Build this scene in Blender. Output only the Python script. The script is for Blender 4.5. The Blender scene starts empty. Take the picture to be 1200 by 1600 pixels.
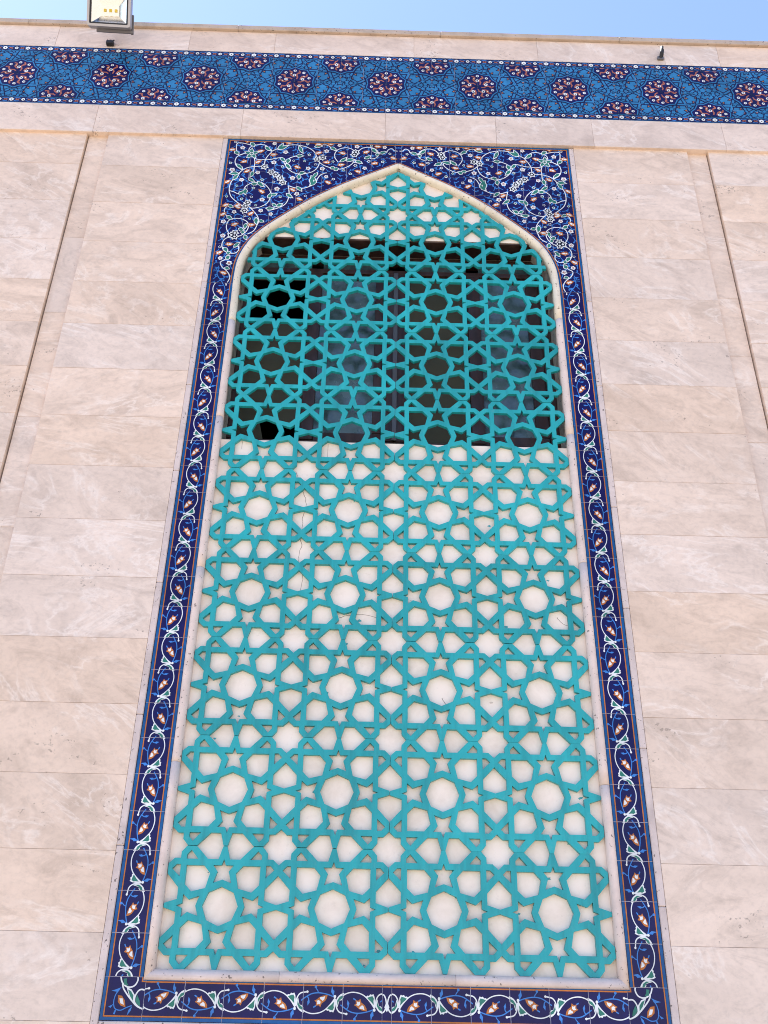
import bpy, bmesh, math, random
from mathutils import Vector, Matrix
from mathutils.geometry import tessellate_polygon
R = math.radians
rnd = random.Random(7)
scene = bpy.context.scene
col = scene.collection

# ---------------------------------------------------------------- camera, sky, sun, exposure
cam = bpy.data.cameras.new('camera'); camo = bpy.data.objects.new('camera', cam); col.objects.link(camo)
cam.sensor_fit = 'VERTICAL'; cam.sensor_height = 36.0; cam.lens = 1547.84/1600*36; cam.shift_y = -130/1600
cam.clip_start = 0.05; cam.clip_end = 2000
_r = Vector((0.999597, -0.022536, 0.017280)); _u = Vector((-0.026651, -0.534242, 0.844911)); _w = Vector((0.009809, 0.845031, 0.534628))
camo.matrix_world = Matrix(((_r.x, _u.x, -_w.x, -0.1335), (_r.y, _u.y, -_w.y, -5.4620), (_r.z, _u.z, -_w.z, 1.0637), (0, 0, 0, 1)))
scene.camera = camo
SUN_EL, SUN_AZ = 64.0, -77.0          # sun stands to the left, just behind the plane of the wall: the wall is in open shade
world = bpy.data.worlds.new('World'); scene.world = world; world.use_nodes = True
wn = world.node_tree.nodes; wl = world.node_tree.links
bg = wn['Background']; sky = wn.new('ShaderNodeTexSky'); sky.sky_type = 'NISHITA'; sky.sun_disc = False
sky.sun_elevation = R(SUN_EL); sky.sun_rotation = R(SUN_AZ); sky.air_density = 1.0; sky.dust_density = 0.3; sky.ozone_density = 3.0
tint = wn.new('ShaderNodeMix'); tint.data_type = 'RGBA'; tint.blend_type = 'MULTIPLY'; tint.inputs[0].default_value = 1.0
tint.inputs[7].default_value = (1.0, 0.92, 0.97, 1)          # faint even tint over the whole sky, takes out some green
wl.new(sky.outputs[0], tint.inputs[6]); wl.new(tint.outputs[2], bg.inputs[0]); bg.inputs[1].default_value = 0.11
sd = bpy.data.lights.new('sun', 'SUN'); sd.energy = 5.0; sd.angle = R(0.55); sd.color = (1.0, 0.95, 0.87)
so = bpy.data.objects.new('sun', sd); col.objects.link(so)
_d = Vector((math.sin(R(SUN_AZ))*math.cos(R(SUN_EL)), math.cos(R(SUN_AZ))*math.cos(R(SUN_EL)), math.sin(R(SUN_EL))))
so.rotation_euler = _d.to_track_quat('Z', 'Y').to_euler()
so.location = (-6, 8, 16)
scene.view_settings.view_transform = 'Standard'; scene.view_settings.look = 'None'
scene.view_settings.gamma = 1.0; scene.view_settings.exposure = 1.87
scene.view_settings.use_curve_mapping = False
scene.cycles.filter_width = 1.0

# ---------------------------------------------------------------- materials
def mat(name, rough=0.6, base=(0.5, 0.5, 0.5), spec=0.5):
    m = bpy.data.materials.new(name); m.use_nodes = True
    b = m.node_tree.nodes['Principled BSDF']
    b.inputs['Base Color'].default_value = (*base, 1); b.inputs['Roughness'].default_value = rough
    b.inputs['Specular IOR Level'].default_value = spec
    return m, m.node_tree.nodes, m.node_tree.links, b
def nd(n, t, **k):
    x = n.new(t)
    for a, v in k.items():
        if isinstance(a, str) and hasattr(x, a): setattr(x, a, v)
        else: x.inputs[a.replace('_', ' ')].default_value = v
    return x
def ramp(n, stops, interp='LINEAR'):
    r = n.new('ShaderNodeValToRGB'); r.color_ramp.interpolation = interp
    e = r.color_ramp.elements
    while len(e) < len(stops): e.new(0.5)
    for q, (p, c) in zip(e, stops): q.position = p; q.color = (*c, 1) if len(c) == 3 else c
    return r
def mixc(n, l, fac, a, b, mode='MIX'):
    x = n.new('ShaderNodeMix'); x.data_type = 'RGBA'; x.blend_type = mode
    for sock, v in ((x.inputs[0], fac), (x.inputs[6], a), (x.inputs[7], b)):
        if isinstance(v, (int, float)): sock.default_value = v
        elif isinstance(v, tuple): sock.default_value = (*v, 1)
        else: l.new(v, sock)
    return x.outputs[2]
def coords(n, l, scale=(1, 1, 1), rand=True):
    tc = n.new('ShaderNodeTexCoord'); out = tc.outputs['Object']
    mp = n.new('ShaderNodeMapping'); mp.inputs['Scale'].default_value = scale
    l.new(out, mp.inputs[0])
    if rand:
        oi = n.new('ShaderNodeObjectInfo'); mu = n.new('ShaderNodeVectorMath'); mu.operation = 'SCALE'
        cx = n.new('ShaderNodeCombineXYZ'); cx.inputs[0].default_value = 61; cx.inputs[1].default_value = 17; cx.inputs[2].default_value = 43
        l.new(cx.outputs[0], mu.inputs[0]); l.new(oi.outputs['Random'], mu.inputs['Scale'])
        l.new(mu.outputs[0], mp.inputs['Location'])
        return mp.outputs[0], oi.outputs['Random']
    return mp.outputs[0], None
def noise(n, l, vec, scale, detail=6, rough=0.55, dist=0.0):
    x = n.new('ShaderNodeTexNoise'); x.inputs['Scale'].default_value = scale; x.inputs['Detail'].default_value = detail
    x.inputs['Roughness'].default_value = rough; x.inputs['Distortion'].default_value = dist
    if vec is not None: l.new(vec, x.inputs['Vector'])
    return x.outputs['Fac']
def bump(n, l, b, h, strength=0.2, dist=0.002):
    x = n.new('ShaderNodeBump'); x.inputs['Strength'].default_value = strength; x.inputs['Distance'].default_value = dist
    l.new(h, x.inputs['Height']); l.new(x.outputs[0], b.inputs['Normal'])

def stone_mat(name, lo, hi, vein, rough=0.5):
    m, n, l, b = mat(name, rough, spec=0.35)
    v, rn = coords(n, l, (1.0, 1.0, 1.35))
    # each slab is turned a little in the quarry bed
    vr = n.new('ShaderNodeVectorRotate'); vr.rotation_type = 'Y_AXIS'; l.new(v, vr.inputs['Vector'])
    an = n.new('ShaderNodeMath'); an.operation = 'MULTIPLY_ADD'; an.inputs[1].default_value = 1.3; an.inputs[2].default_value = -0.9
    l.new(rn, an.inputs[0]); l.new(an.outputs[0], vr.inputs['Angle'])
    st = n.new('ShaderNodeMapping'); st.inputs['Scale'].default_value = (0.75, 1, 1.45); l.new(vr.outputs[0], st.inputs[0]); v2 = st.outputs[0]
    n1 = noise(n, l, v2, 1.7, 5, 0.52, 0.7)
    r1 = ramp(n, [(0.30, lo), (0.50, tuple(0.4*a+0.6*c for a, c in zip(lo, hi))), (0.66, hi)]); l.new(n1, r1.inputs[0])
    # grey-brown cloudy drifts
    n3 = noise(n, l, v2, 3.6, 10, 0.70, 1.3)
    rd = ramp(n, [(0.47, (0, 0, 0)), (0.56, (0.30,)*3), (0.70, (0.80,)*3)]); l.new(n3, rd.inputs[0])
    c = mixc(n, l, rd.outputs[0], r1.outputs[0], tuple(x*k for x, k in zip(lo, (0.80, 0.79, 0.78))))
    # a few pale wavy veins, only in places
    n2 = noise(n, l, v2, 1.5, 8, 0.62, 1.4)
    s = n.new('ShaderNodeMath'); s.operation = 'SUBTRACT'; s.inputs[1].default_value = 0.5; l.new(n2, s.inputs[0])
    a = n.new('ShaderNodeMath'); a.operation = 'ABSOLUTE'; l.new(s.outputs[0], a.inputs[0])
    rv = ramp(n, [(0.0, (0.60,)*3), (0.008, (0.36,)*3), (0.035, (0, 0, 0))]); l.new(a.outputs[0], rv.inputs[0])
    rk = ramp(n, [(0.42, (0, 0, 0)), (0.56, (1, 1, 1))]); l.new(noise(n, l, v2, 2.3, 3, 0.5), rk.inputs[0])
    vm = n.new('ShaderNodeMath'); vm.operation = 'MULTIPLY'; l.new(rv.outputs[0], vm.inputs[0]); l.new(rk.outputs[0], vm.inputs[1])
    c = mixc(n, l, vm.outputs[0], c, vein)
    # small pits and specks
    n4 = noise(n, l, v, 42, 3, 0.6)
    mskn = noise(n, l, v2, 2.8, 3, 0.5)
    mm = n.new('ShaderNodeMath'); mm.operation = 'MULTIPLY'; l.new(n4, mm.inputs[0]); l.new(mskn, mm.inputs[1])
    rp = ramp(n, [(0.395, (0, 0, 0)), (0.43, (0.75,)*3)]); l.new(mm.outputs[0], rp.inputs[0])
    c = mixc(n, l, rp.outputs[0], c, tuple(x*0.5 for x in lo))
    # fine grain
    ng = noise(n, l, v, 26, 6, 0.7, 0.3); rg = ramp(n, [(0.32, (0.90,)*3), (0.5, (1, 1, 1)), (0.70, (1.05,)*3)]); l.new(ng, rg.inputs[0])
    c = mixc(n, l, 1.0, c, rg.outputs[0], 'MULTIPLY')
    # slab-to-slab difference
    hs = n.new('ShaderNodeHueSaturation'); l.new(c, hs.inputs['Color'])
    for sock, w, o, k in (('Value', 0.08, 0.96, 1.0), ('Saturation', 0.22, 1.02, 7.31)):
        fr = n.new('ShaderNodeMath'); fr.operation = 'MULTIPLY'; fr.inputs[1].default_value = k; l.new(rn, fr.inputs[0])
        f2 = n.new('ShaderNodeMath'); f2.operation = 'FRACT'; l.new(fr.outputs[0], f2.inputs[0])
        ma = n.new('ShaderNodeMath'); ma.operation = 'MULTIPLY_ADD'; ma.inputs[1].default_value = w; ma.inputs[2].default_value = o
        l.new(f2.outputs[0], ma.inputs[0]); l.new(ma.outputs[0], hs.inputs[sock])
    l.new(hs.outputs[0], b.inputs['Base Color'])
    bump(n, l, b, n4, 0.12, 0.001)
    return m
M_STONE = stone_mat('travertine', (0.655, 0.515, 0.405), (0.785, 0.620, 0.490), (0.86, 0.74, 0.63))
M_BAND = stone_mat('travertine_band', (0.645, 0.510, 0.41), (0.775, 0.620, 0.50), (0.86, 0.75, 0.65))

def worn_stone(name, base, dirt, amount):
    m, n, l, b = mat(name, 0.7, spec=0.3)
    v, rn = coords(n, l)
    n1 = noise(n, l, v, 7, 8, 0.65, 0.4); r1 = ramp(n, [(0.35, tuple(x*0.82 for x in base)), (0.65, base)]); l.new(n1, r1.inputs[0])
    n2 = noise(n, l, v, 55, 2, 0.5); r2 = ramp(n, [(0.66, (0, 0, 0)), (0.70, (0.9,)*3)]); l.new(n2, r2.inputs[0])
    n3 = noise(n, l, v, 3.1, 8, 0.7, 0.6); r3 = ramp(n, [(0.5, (0, 0, 0)), (0.72, (amount,)*3)]); l.new(n3, r3.inputs[0])
    c = mixc(n, l, r3.outputs[0], r1.outputs[0], dirt); c = mixc(n, l, r2.outputs[0], c, tuple(x*0.35 for x in dirt))
    l.new(c, b.inputs['Base Color']); bump(n, l, b, n1, 0.3, 0.003)
    return m
M_STRIP = worn_stone('strip_stone', (0.68, 0.55, 0.48), (0.38, 0.30, 0.25), 0.7)
M_MOULD = worn_stone('moulding_stone', (0.76, 0.60, 0.50), (0.50, 0.39, 0.32), 0.4)
M_MOULD_CREAM = worn_stone('moulding_cream', (0.78, 0.68, 0.52), (0.5, 0.4, 0.28), 0.35)
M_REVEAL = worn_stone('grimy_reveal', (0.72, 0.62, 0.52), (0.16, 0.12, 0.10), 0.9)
M_COPING = worn_stone('coping_stone', (0.52, 0.40, 0.30), (0.28, 0.2, 0.14), 0.8)

m, n, l, b = mat('plaster', 0.85, spec=0.2); M_PLASTER = m
v, _ = coords(n, l, rand=False)
n1 = noise(n, l, v, 3.5, 8, 0.65, 0.3); r1 = ramp(n, [(0.32, (0.72, 0.59, 0.465)), (0.54, (0.87, 0.73, 0.60)), (0.7, (0.89, 0.765, 0.645))]); l.new(n1, r1.inputs[0])
n2 = noise(n, l, v, 16, 6, 0.7); r2 = ramp(n, [(0.6, (0, 0, 0)), (0.78, (0.5,)*3)]); l.new(n2, r2.inputs[0])
l.new(mixc(n, l, r2.outputs[0], r1.outputs[0], (0.50, 0.42, 0.33)), b.inputs['Base Color']); bump(n, l, b, n2, 0.35, 0.002)

m, n, l, b = mat('crack', 0.9, (0.30, 0.24, 0.19)); M_CRACK = m
m, n, l, b = mat('paint_smear', 0.5, (0.06, 0.33, 0.32)); M_SMEAR = m
m, n, l, b = mat('grime', 0.9, (0.60, 0.49, 0.39)); M_GRIME = m

m, n, l, b = mat('turquoise_paint', 0.42, spec=0.4); M_TURQ = m
v, rn = coords(n, l)
n1 = noise(n, l, v, 2.5, 6, 0.6); r1 = ramp(n, [(0.3, (0.010, 0.275, 0.275)), (0.7, (0.017, 0.355, 0.352))]); l.new(n1, r1.inputs[0])
n2 = noise(n, l, v, 70, 4, 0.6)
r2 = ramp(n, [(0.55, (0, 0, 0)), (0.78, (0.6,)*3)]); l.new(noise(n, l, v, 9, 6, 0.7), r2.inputs[0])
hs = n.new('ShaderNodeHueSaturation'); l.new(mixc(n, l, r2.outputs[0], r1.outputs[0], (0.045, 0.29, 0.275)), hs.inputs['Color'])
ma = n.new('ShaderNodeMath'); ma.operation = 'MULTIPLY_ADD'; ma.inputs[1].default_value = 0.18; ma.inputs[2].default_value = 0.91; l.new(rn, ma.inputs[0]); l.new(ma.outputs[0], hs.inputs['Value'])
rdu = ramp(n, [(0.56, (0, 0, 0)), (0.75, (0.30,)*3)]); l.new(noise(n, l, v, 26, 8, 0.75, 0.5), rdu.inputs[0])
stk = n.new('ShaderNodeMapping'); stk.inputs['Scale'].default_value = (9, 1, 0.8); l.new(v, stk.inputs[0])
rst = ramp(n, [(0.36, (0.80,)*3), (0.52, (1, 1, 1)), (0.70, (1.06,)*3)]); l.new(noise(n, l, stk.outputs[0], 2.0, 6, 0.65), rst.inputs[0])
cst = mixc(n, l, 1.0, mixc(n, l, rdu.outputs[0], hs.outputs[0], (0.16, 0.34, 0.33)), rst.outputs[0], 'MULTIPLY')
l.new(cst, b.inputs['Base Color']); bump(n, l, b, n2, 0.25, 0.001)

def glaze(name, c, rough=0.22, var=0.18):
    m, n, l, b = mat(name, rough, spec=0.22)
    v, rn = coords(n, l)
    n1 = noise(n, l, v, 22, 5, 0.6); r1 = ramp(n, [(0.3, tuple(x*(1-var) for x in c)), (0.7, tuple(min(1, x*(1+var)) for x in c))]); l.new(n1, r1.inputs[0])
    hs = n.new('ShaderNodeHueSaturation'); l.new(r1.outputs[0], hs.inputs['Color'])
    ma = n.new('ShaderNodeMath'); ma.operation = 'MULTIPLY_ADD'; ma.inputs[1].default_value = 0.3; ma.inputs[2].default_value = 0.85; l.new(rn, ma.inputs[0]); l.new(ma.outputs[0], hs.inputs['Value'])
    l.new(hs.outputs[0], b.inputs['Base Color'])
    bump(n, l, b, noise(n, l, v, 30, 2, 0.5), 0.12, 0.001)
    return m
NAVY, WHITE, ORANGE, GREEN, BAND, SKYB, BLACK, RED, FIELD, DEEP = range(10)
GL = [glaze('glaze_navy', (0.006, 0.003, 0.062)), glaze('glaze_white', (0.72, 0.72, 0.68), var=0.08), glaze('glaze_orange', (0.48, 0.15, 0.03)),
      glaze('glaze_green', (0.03, 0.17, 0.12)), glaze('glaze_blue', (0.008, 0.085, 0.24)), glaze('glaze_light_blue', (0.045, 0.19, 0.50)),
      glaze('glaze_black', (0.006, 0.006, 0.012)), glaze('glaze_red', (0.36, 0.115, 0.07)), glaze('glaze_field_blue', (0.027, 0.165, 0.335)),
      glaze('glaze_deep', (0.008, 0.008, 0.05))]
m, n, l, b = mat('grout', 0.9, (0.55, 0.53, 0.60)); M_GROUT = m
m, n, l, b = mat('mortar', 0.95, (0.30, 0.23, 0.18)); M_MORTAR = m
m, n, l, b = mat('brown_frame', 0.35, (0.045, 0.022, 0.016)); M_FRAME = m
v, rn = coords(n, l, (1, 1, 0.2)); n1 = noise(n, l, v, 18, 5); r1 = ramp(n, [(0.3, (0.030, 0.014, 0.010)), (0.7, (0.075, 0.036, 0.025))]); l.new(n1, r1.inputs[0]); l.new(r1.outputs[0], b.inputs['Base Color'])
m, n, l, b = mat('insect_mesh', 0.8, (0.055, 0.055, 0.035)); M_MESH = m
v, rn = coords(n, l); n1 = noise(n, l, v, 2.2, 4); r1 = ramp(n, [(0.3, (0.048, 0.047, 0.027)), (0.7, (0.074, 0.068, 0.042))]); l.new(n1, r1.inputs[0]); l.new(r1.outputs[0], b.inputs['Base Color'])
m, n, l, b = mat('dusty_glass_reflection_tint', 0.06, (0.02, 0.03, 0.035), 0.9); M_GLASS = m
v, rn = coords(n, l); n1 = noise(n, l, v, 5.5, 6, 0.65); r1 = ramp(n, [(0.35, (0.040, 0.072, 0.076)), (0.68, (0.12, 0.185, 0.185))]); l.new(n1, r1.inputs[0]); l.new(r1.outputs[0], b.inputs['Base Color'])  # mottled blue-green reflection painted into the colour along with the dust
rr = ramp(n, [(0.3, (0.04,)*3), (0.75, (0.4,)*3)]); l.new(n1, rr.inputs[0]); l.new(rr.outputs[0], b.inputs['Roughness'])
m, n, l, b = mat('dark_room', 0.9, (0.10, 0.09, 0.08)); M_ROOM = m
m, n, l, b = mat('cast_aluminium', 0.45, (0.42, 0.39, 0.37)); b.inputs['Metallic'].default_value = 0.35; M_ALU = m
m, n, l, b = mat('black_rubber', 0.6, (0.012, 0.012, 0.013)); M_BLACK = m
m, n, l, b = mat('reflector', 0.16, (0.80, 0.79, 0.74)); b.inputs['Metallic'].default_value = 1.0; M_REFL = m
m, n, l, b = mat('led_yellow', 0.4, (0.75, 0.55, 0.06)); M_LED = m
m, n, l, b = mat('steel_bracket', 0.5, (0.16, 0.15, 0.15)); b.inputs['Metallic'].default_value = 0.6; M_STEEL = m
m, n, l, b = mat('lamp_glass', 0.02, (1, 1, 1)); M_CLEAR = m
b.inputs['Transmission Weight'].default_value = 1.0; b.inputs['IOR'].default_value = 1.1
m, n, l, b = mat('ground_paving', 0.8, (0.45, 0.41, 0.36)); M_GROUND = m
v, _ = coords(n, l, rand=False)
br = n.new('ShaderNodeTexBrick'); br.inputs['Scale'].default_value = 1.0; br.inputs['Brick Width'].default_value = 0.6; br.inputs['Row Height'].default_value = 0.4
br.inputs['Mortar Size'].default_value = 0.006; br.inputs['Color1'].default_value = (0.25, 0.212, 0.175, 1); br.inputs['Color2'].default_value = (0.22, 0.187, 0.155, 1); br.inputs['Mortar'].default_value = (0.2, 0.18, 0.16, 1)
l.new(v, br.inputs['Vector'])
l.new(mixc(n, l, 0.25, br.outputs[0], ramp(n, [(0.3, (0.15, 0.13, 0.11)), (0.7, (0.30, 0.26, 0.22))]).outputs[0]), b.inputs['Base Color'])
for q in n:
    if q.type == 'VALTORGB' : l.new(noise(n, l, v, 1.5, 8), q.inputs[0])

# ---------------------------------------------------------------- helpers
def empty(name, loc, label=None, cat=None, group=None):
    o = bpy.data.objects.new(name, None); col.objects.link(o); o.location = loc; o.empty_display_size = 0.1
    if label: o['label'] = label; o['category'] = cat
    if group: o['group'] = group
    return o
def link(name, me, parent=None, loc=(0, 0, 0), rot=(0, 0, 0)):
    """loc is a world position; parents here are never rotated except the lamp"""
    o = bpy.data.objects.new(name, me); col.objects.link(o)
    if parent is not None:
        o.parent = parent; o.location = Vector(loc) - parent.location
    else: o.location = loc
    o.rotation_euler = rot
    return o
def mesh_of(name, verts, faces, mats, idx=None, smooth=False):
    me = bpy.data.meshes.new(name); me.from_pydata(verts, [], faces)
    for q in (mats if isinstance(mats, (list, tuple)) else [mats]): me.materials.append(q)
    if idx: me.polygons.foreach_set('material_index', idx)
    if smooth: me.polygons.foreach_set('use_smooth', [True]*len(me.polygons))
    me.update(); return me
def box_bm(bm, x0, x1, y0, y1, z0, z1):
    r = bmesh.ops.create_cube(bm, size=1.0)
    for v in r['verts']:
        v.co = Vector((x0+(v.co.x+.5)*(x1-x0), y0+(v.co.y+.5)*(y1-y0), z0+(v.co.z+.5)*(z1-z0)))
    return r['verts']
def box_mesh(name, w, d, h, m, bevel=0.0015, seg=1):
    """box centred in x and z, front face at y=0, going back to y=d"""
    bm = bmesh.new(); box_bm(bm, -w/2, w/2, 0, d, -h/2, h/2)
    if bevel: bmesh.ops.bevel(bm, geom=bm.edges[:], offset=bevel, segments=seg, affect='EDGES')
    me = bpy.data.meshes.new(name); bm.to_mesh(me); bm.free(); me.materials.append(m); return me
_boxes = {}
def box(name, x0, x1, y0, y1, z0, z1, m, parent=None, bevel=0.0015, jitter=0.0):
    k = (name, round(x1-x0, 4), round(y1-y0, 4), round(z1-z0, 4), m.name, bevel)
    if k not in _boxes: _boxes[k] = box_mesh(name, x1-x0, y1-y0, z1-z0, m, bevel)
    return link(name, _boxes[k], parent, ((x0+x1)/2, y0 + rnd.uniform(-jitter, jitter), (z0+z1)/2))
def smooth_line(pts, n=6):
    """Catmull-Rom through the points"""
    if len(pts) < 3: return list(pts)
    p = [pts[0]] + list(pts) + [pts[-1]]; out = []
    for i in range(1, len(p)-2):
        a, b_, c, d = p[i-1], p[i], p[i+1], p[i+2]
        for k in range(n):
            t = k/n; t2 = t*t; t3 = t2*t
            out.append(tuple(0.5*(2*b_[j] + (c[j]-a[j])*t + (2*a[j]-5*b_[j]+4*c[j]-d[j])*t2 + (3*b_[j]-a[j]-3*c[j]+d[j])*t3) for j in (0, 1)))
    out.append(tuple(pts[-1])); return out

# flat painted shapes: lists of (convex polygon, glaze, layer)
def tri_poly(pts):
    if len(pts) < 4: return [list(pts)]
    t = tessellate_polygon([[Vector((p[0], p[1], 0)) for p in pts]])
    return [[pts[i] for i in f] for f in t]
def fill(D, pts, g, layer):
    for t in tri_poly(pts): D.append((t, g, layer))
def stroke(D, pts, w, g, layer, sm=5, taper=0.0):
    q = smooth_line(pts, sm) if sm > 1 else list(pts)
    L = []; N = len(q)
    for i in range(N):
        a = q[max(i-1, 0)]; b_ = q[min(i+1, N-1)]; dx, dy = b_[0]-a[0], b_[1]-a[1]; d = math.hypot(dx, dy) or 1e-9
        ww = w/2*(1-taper*i/(N-1)); L.append(((q[i][0]-dy/d*ww, q[i][1]+dx/d*ww), (q[i][0]+dy/d*ww, q[i][1]-dx/d*ww)))
    for i in range(N-1): D.append(([L[i][0], L[i][1], L[i+1][1], L[i+1][0]], g, layer))
def disc(D, c, r, g, layer, n=8, a0=0.0, star=None):
    pts = []
    for i in range(n if star is None else 2*n):
        rr = r if star is None or i % 2 == 0 else r*star
        a = a0 + 2*math.pi*i/(n if star is None else 2*n); pts.append((c[0]+rr*math.cos(a), c[1]+rr*math.sin(a)))
    fill(D, pts, g, layer)
def leaf(D, a, b_, w, layer, inner=GREEN, rim=WHITE, k=0.24):
    dx, dy = b_[0]-a[0], b_[1]-a[1]
    def P(s, t): return (a[0]+dx*s-dy*t, a[1]+dy*s+dx*t)
    w = w/math.hypot(dx, dy)
    fill(D, [P(-.05, 0), P(.12, w*.55), P(.34, w), P(.55, w*.85), P(.68, w*.95), P(1.05, .02*w), P(.7, -w*.45), P(.4, -w*.75), P(.15, -w*.5)], rim, layer)
    fill(D, [P(.08, 0), P(.22, w*.58), P(.38, w*.76), P(.64, w*.68), P(.90, .02*w), P(.62, -w*.24), P(.36, -w*.50)], inner, layer+1)
def flower(D, c, r, layer, core=RED, petal=WHITE, a0=0.3, n=5):
    disc(D, c, r, petal, layer, n, a0, 0.74); disc(D, c, r*.55, core, layer+1, n, a0+.2, 0.55); disc(D, c, r*.16, WHITE, layer+2, 5)
def bud(D, c, r, ang, layer):
    ca, sa = math.cos(ang), math.sin(ang)
    def P(x, y): return (c[0]+r*(x*ca-y*sa), c[1]+r*(x*sa+y*ca))
    fill(D, [P(-1, 0), P(-.4, .5), P(.1, .62), P(.35, .9), P(.6, .45), P(1.15, .25), P(.95, -.1), P(.75, -.6), P(.2, -.55), P(-.4, -.4)], ORANGE, layer)
    fill(D, [P(-.6, 0), P(-.1, .3), P(.3, .25), P(.25, -.25), P(-.15, -.25)], WHITE, layer+1)
    fill(D, [P(.35, .3), P(.8, .2), P(.65, -.25), P(.4, -.2)], WHITE, layer+1)

def clip_half(poly, a, b_, c):           # keep a*x+b*y<=c
    out = []; N = len(poly)
    for i in range(N):
        p, q = poly[i], poly[(i+1) % N]; dp = a*p[0]+b_*p[1]-c; dq = a*q[0]+b_*q[1]-c
        if dp <= 0: out.append(p)
        if (dp < 0 < dq) or (dq < 0 < dp):
            t = dp/(dp-dq); out.append((p[0]+(q[0]-p[0])*t, p[1]+(q[1]-p[1])*t))
    return out
def clip_rect(poly, x0, x1, z0, z1):
    xs = [p[0] for p in poly]; zs = [p[1] for p in poly]
    if max(xs) <= x0 or min(xs) >= x1 or max(zs) <= z0 or min(zs) >= z1: return []
    if min(xs) >= x0 and max(xs) <= x1 and min(zs) >= z0 and max(zs) <= z1: return poly
    for h in ((-1, 0, -x0), (1, 0, x1), (0, -1, -z0), (0, 1, z1)):
        poly = clip_half(poly, *h)
        if len(poly) < 3: return []
    return poly
def area(p): return 0.5*sum(p[i][0]*p[(i+1) % len(p)][1]-p[(i+1) % len(p)][0]*p[i][1] for i in range(len(p)))
LAY = 0.00035
def tile_mesh(name, outline, decor, base, ctr, thick=0.007, mats=None):
    """a glazed tile: extruded outline (x,z pairs, around ctr) with its painting on the face; front at y=0"""
    V = []; F = []; I = []; jit = 0
    o = [(p[0]-ctr[0], p[1]-ctr[1]) for p in outline]
    if area(o) < 0: o.reverse()
    k = len(o); e = 0.0008
    cx = sum(p[0] for p in o)/k; cz = sum(p[1] for p in o)/k
    V += [(p[0], 0, p[1]) for p in o] + [(p[0], thick, p[1]) for p in o]
    F.append(list(range(k))); I.append(base)
    for i in range(k):
        j = (i+1) % k; F.append([i, i+k, j+k, j]); I.append(base)
    for poly, g, ly in decor:
        if abs(area(poly)) < 1e-8: continue
        q = poly if area(poly) > 0 else poly[::-1]
        jit += 1; yy = -LAY*ly-(jit*37 % 100)*3e-6
        s = len(V); V += [(p[0]-ctr[0], yy, p[1]-ctr[1]) for p in q]; F.append(list(range(s, s+len(q)))); I.append(g)
    return mesh_of(name, V, F, mats or GL, I)
def tilt(a=0.22): return (R(rnd.uniform(-a, a)), 0, R(rnd.uniform(-a, a)))

# ---------------------------------------------------------------- dimensions (metres; wall face near y=0, camera side is -y)
ZG = -0.45                                    # ground level
S = 0.56; ZL = 1.40                          # lattice cell and foot of the lattice
W = 4.6                                       # half width of the facade
Z_LEDGE, Z_F0, Z_F1, Z_COP, Z_TOP = 7.212, 7.530, 8.245, 8.515, 8.572
BI, BO, SO = 1.172, 1.356, 1.395              # border inner / outer edge, outer edge of stone strip
TP = 0.1893                                   # tile pitch
ZB0, ZB1 = 1.181, 1.363                       # bottom border
CH0, CH1 = 2.305, 2.475                       # sunk channel
WIN0, WIN1 = 4.425, 6.207
_half = [(1.172, 5.60), (1.173, 5.78), (1.158, 5.95), (1.098, 6.115), (1.005, 6.245), (0.86, 6.388), (0.66, 6.565), (0.42, 6.735), (0.2, 6.862), (0.0, 6.976)]
ARCH = smooth_line(_half, 6)                  # right half, springing to apex
def arch_z(x):
    x = abs(x)
    if x >= 1.172: return -1
    for (xa, za), (xb, zb) in zip(ARCH, ARCH[1:]):
        if xb <= x <= xa or xa <= x <= xb:
            if abs(xb-xa) < 1e-6: continue
            return za+(zb-za)*(x-xa)/(xb-xa)
    return 5.60

# ---------------------------------------------------------------- ground
g = mesh_of('ground', [(-150, -150, 0), (150, -150, 0), (150, 150, 0), (-150, 150, 0)], [(0, 1, 2, 3)], M_GROUND)
go = link('ground', g, None, (0, 0, ZG)); go['kind'] = 'structure'

# ---------------------------------------------------------------- stone wall
wall = empty('stone_wall', (0, 0, 0), 'pale pink travertine clad wall around the tiled arched niche', 'wall')
CF = 0.034
bm = bmesh.new()
box_bm(bm, -W, -1.13, CF, 0.34, ZG, 8.50); box_bm(bm, 1.13, W, CF, 0.34, ZG, 8.50)
box_bm(bm, -1.13, 1.13, CF, 0.34, ZG, 1.375); box_bm(bm, -1.13, 1.13, CF, 0.34, 7.0, 8.50)
ap = [(x*0.985, z-0.012) for x, z in ARCH if z > 5.55]
prof = [(1.13, 7.0), (1.13, 5.70)] + [(min(x, 1.125), z) for x, z in ap[3:]]
prof = prof + [(-x, z) for x, z in reversed(prof[:-1])]
fr = [bm.verts.new((x, CF, z)) for x, z in prof]; bk = [bm.verts.new((x, 0.34, z)) for x, z in prof]
tri = tessellate_polygon([[Vector((x, z, 0)) for x, z in prof]])
for t in tri:
    bm.faces.new([fr[i] for i in t]); bm.faces.new([bk[i] for i in reversed(t)])
for i in range(len(prof)): j = (i+1) % len(prof); bm.faces.new([fr[i], fr[j], bk[j], bk[i]])
bmesh.ops.recalc_face_normals(bm, faces=bm.faces[:])
for f in bm.faces:
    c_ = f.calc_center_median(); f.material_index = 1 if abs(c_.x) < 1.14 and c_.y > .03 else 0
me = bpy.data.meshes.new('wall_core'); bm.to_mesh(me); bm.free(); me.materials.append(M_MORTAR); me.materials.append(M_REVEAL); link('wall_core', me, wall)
bm = bmesh.new()                              # the rest of the building: side and back walls, roof, dark floor
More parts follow.
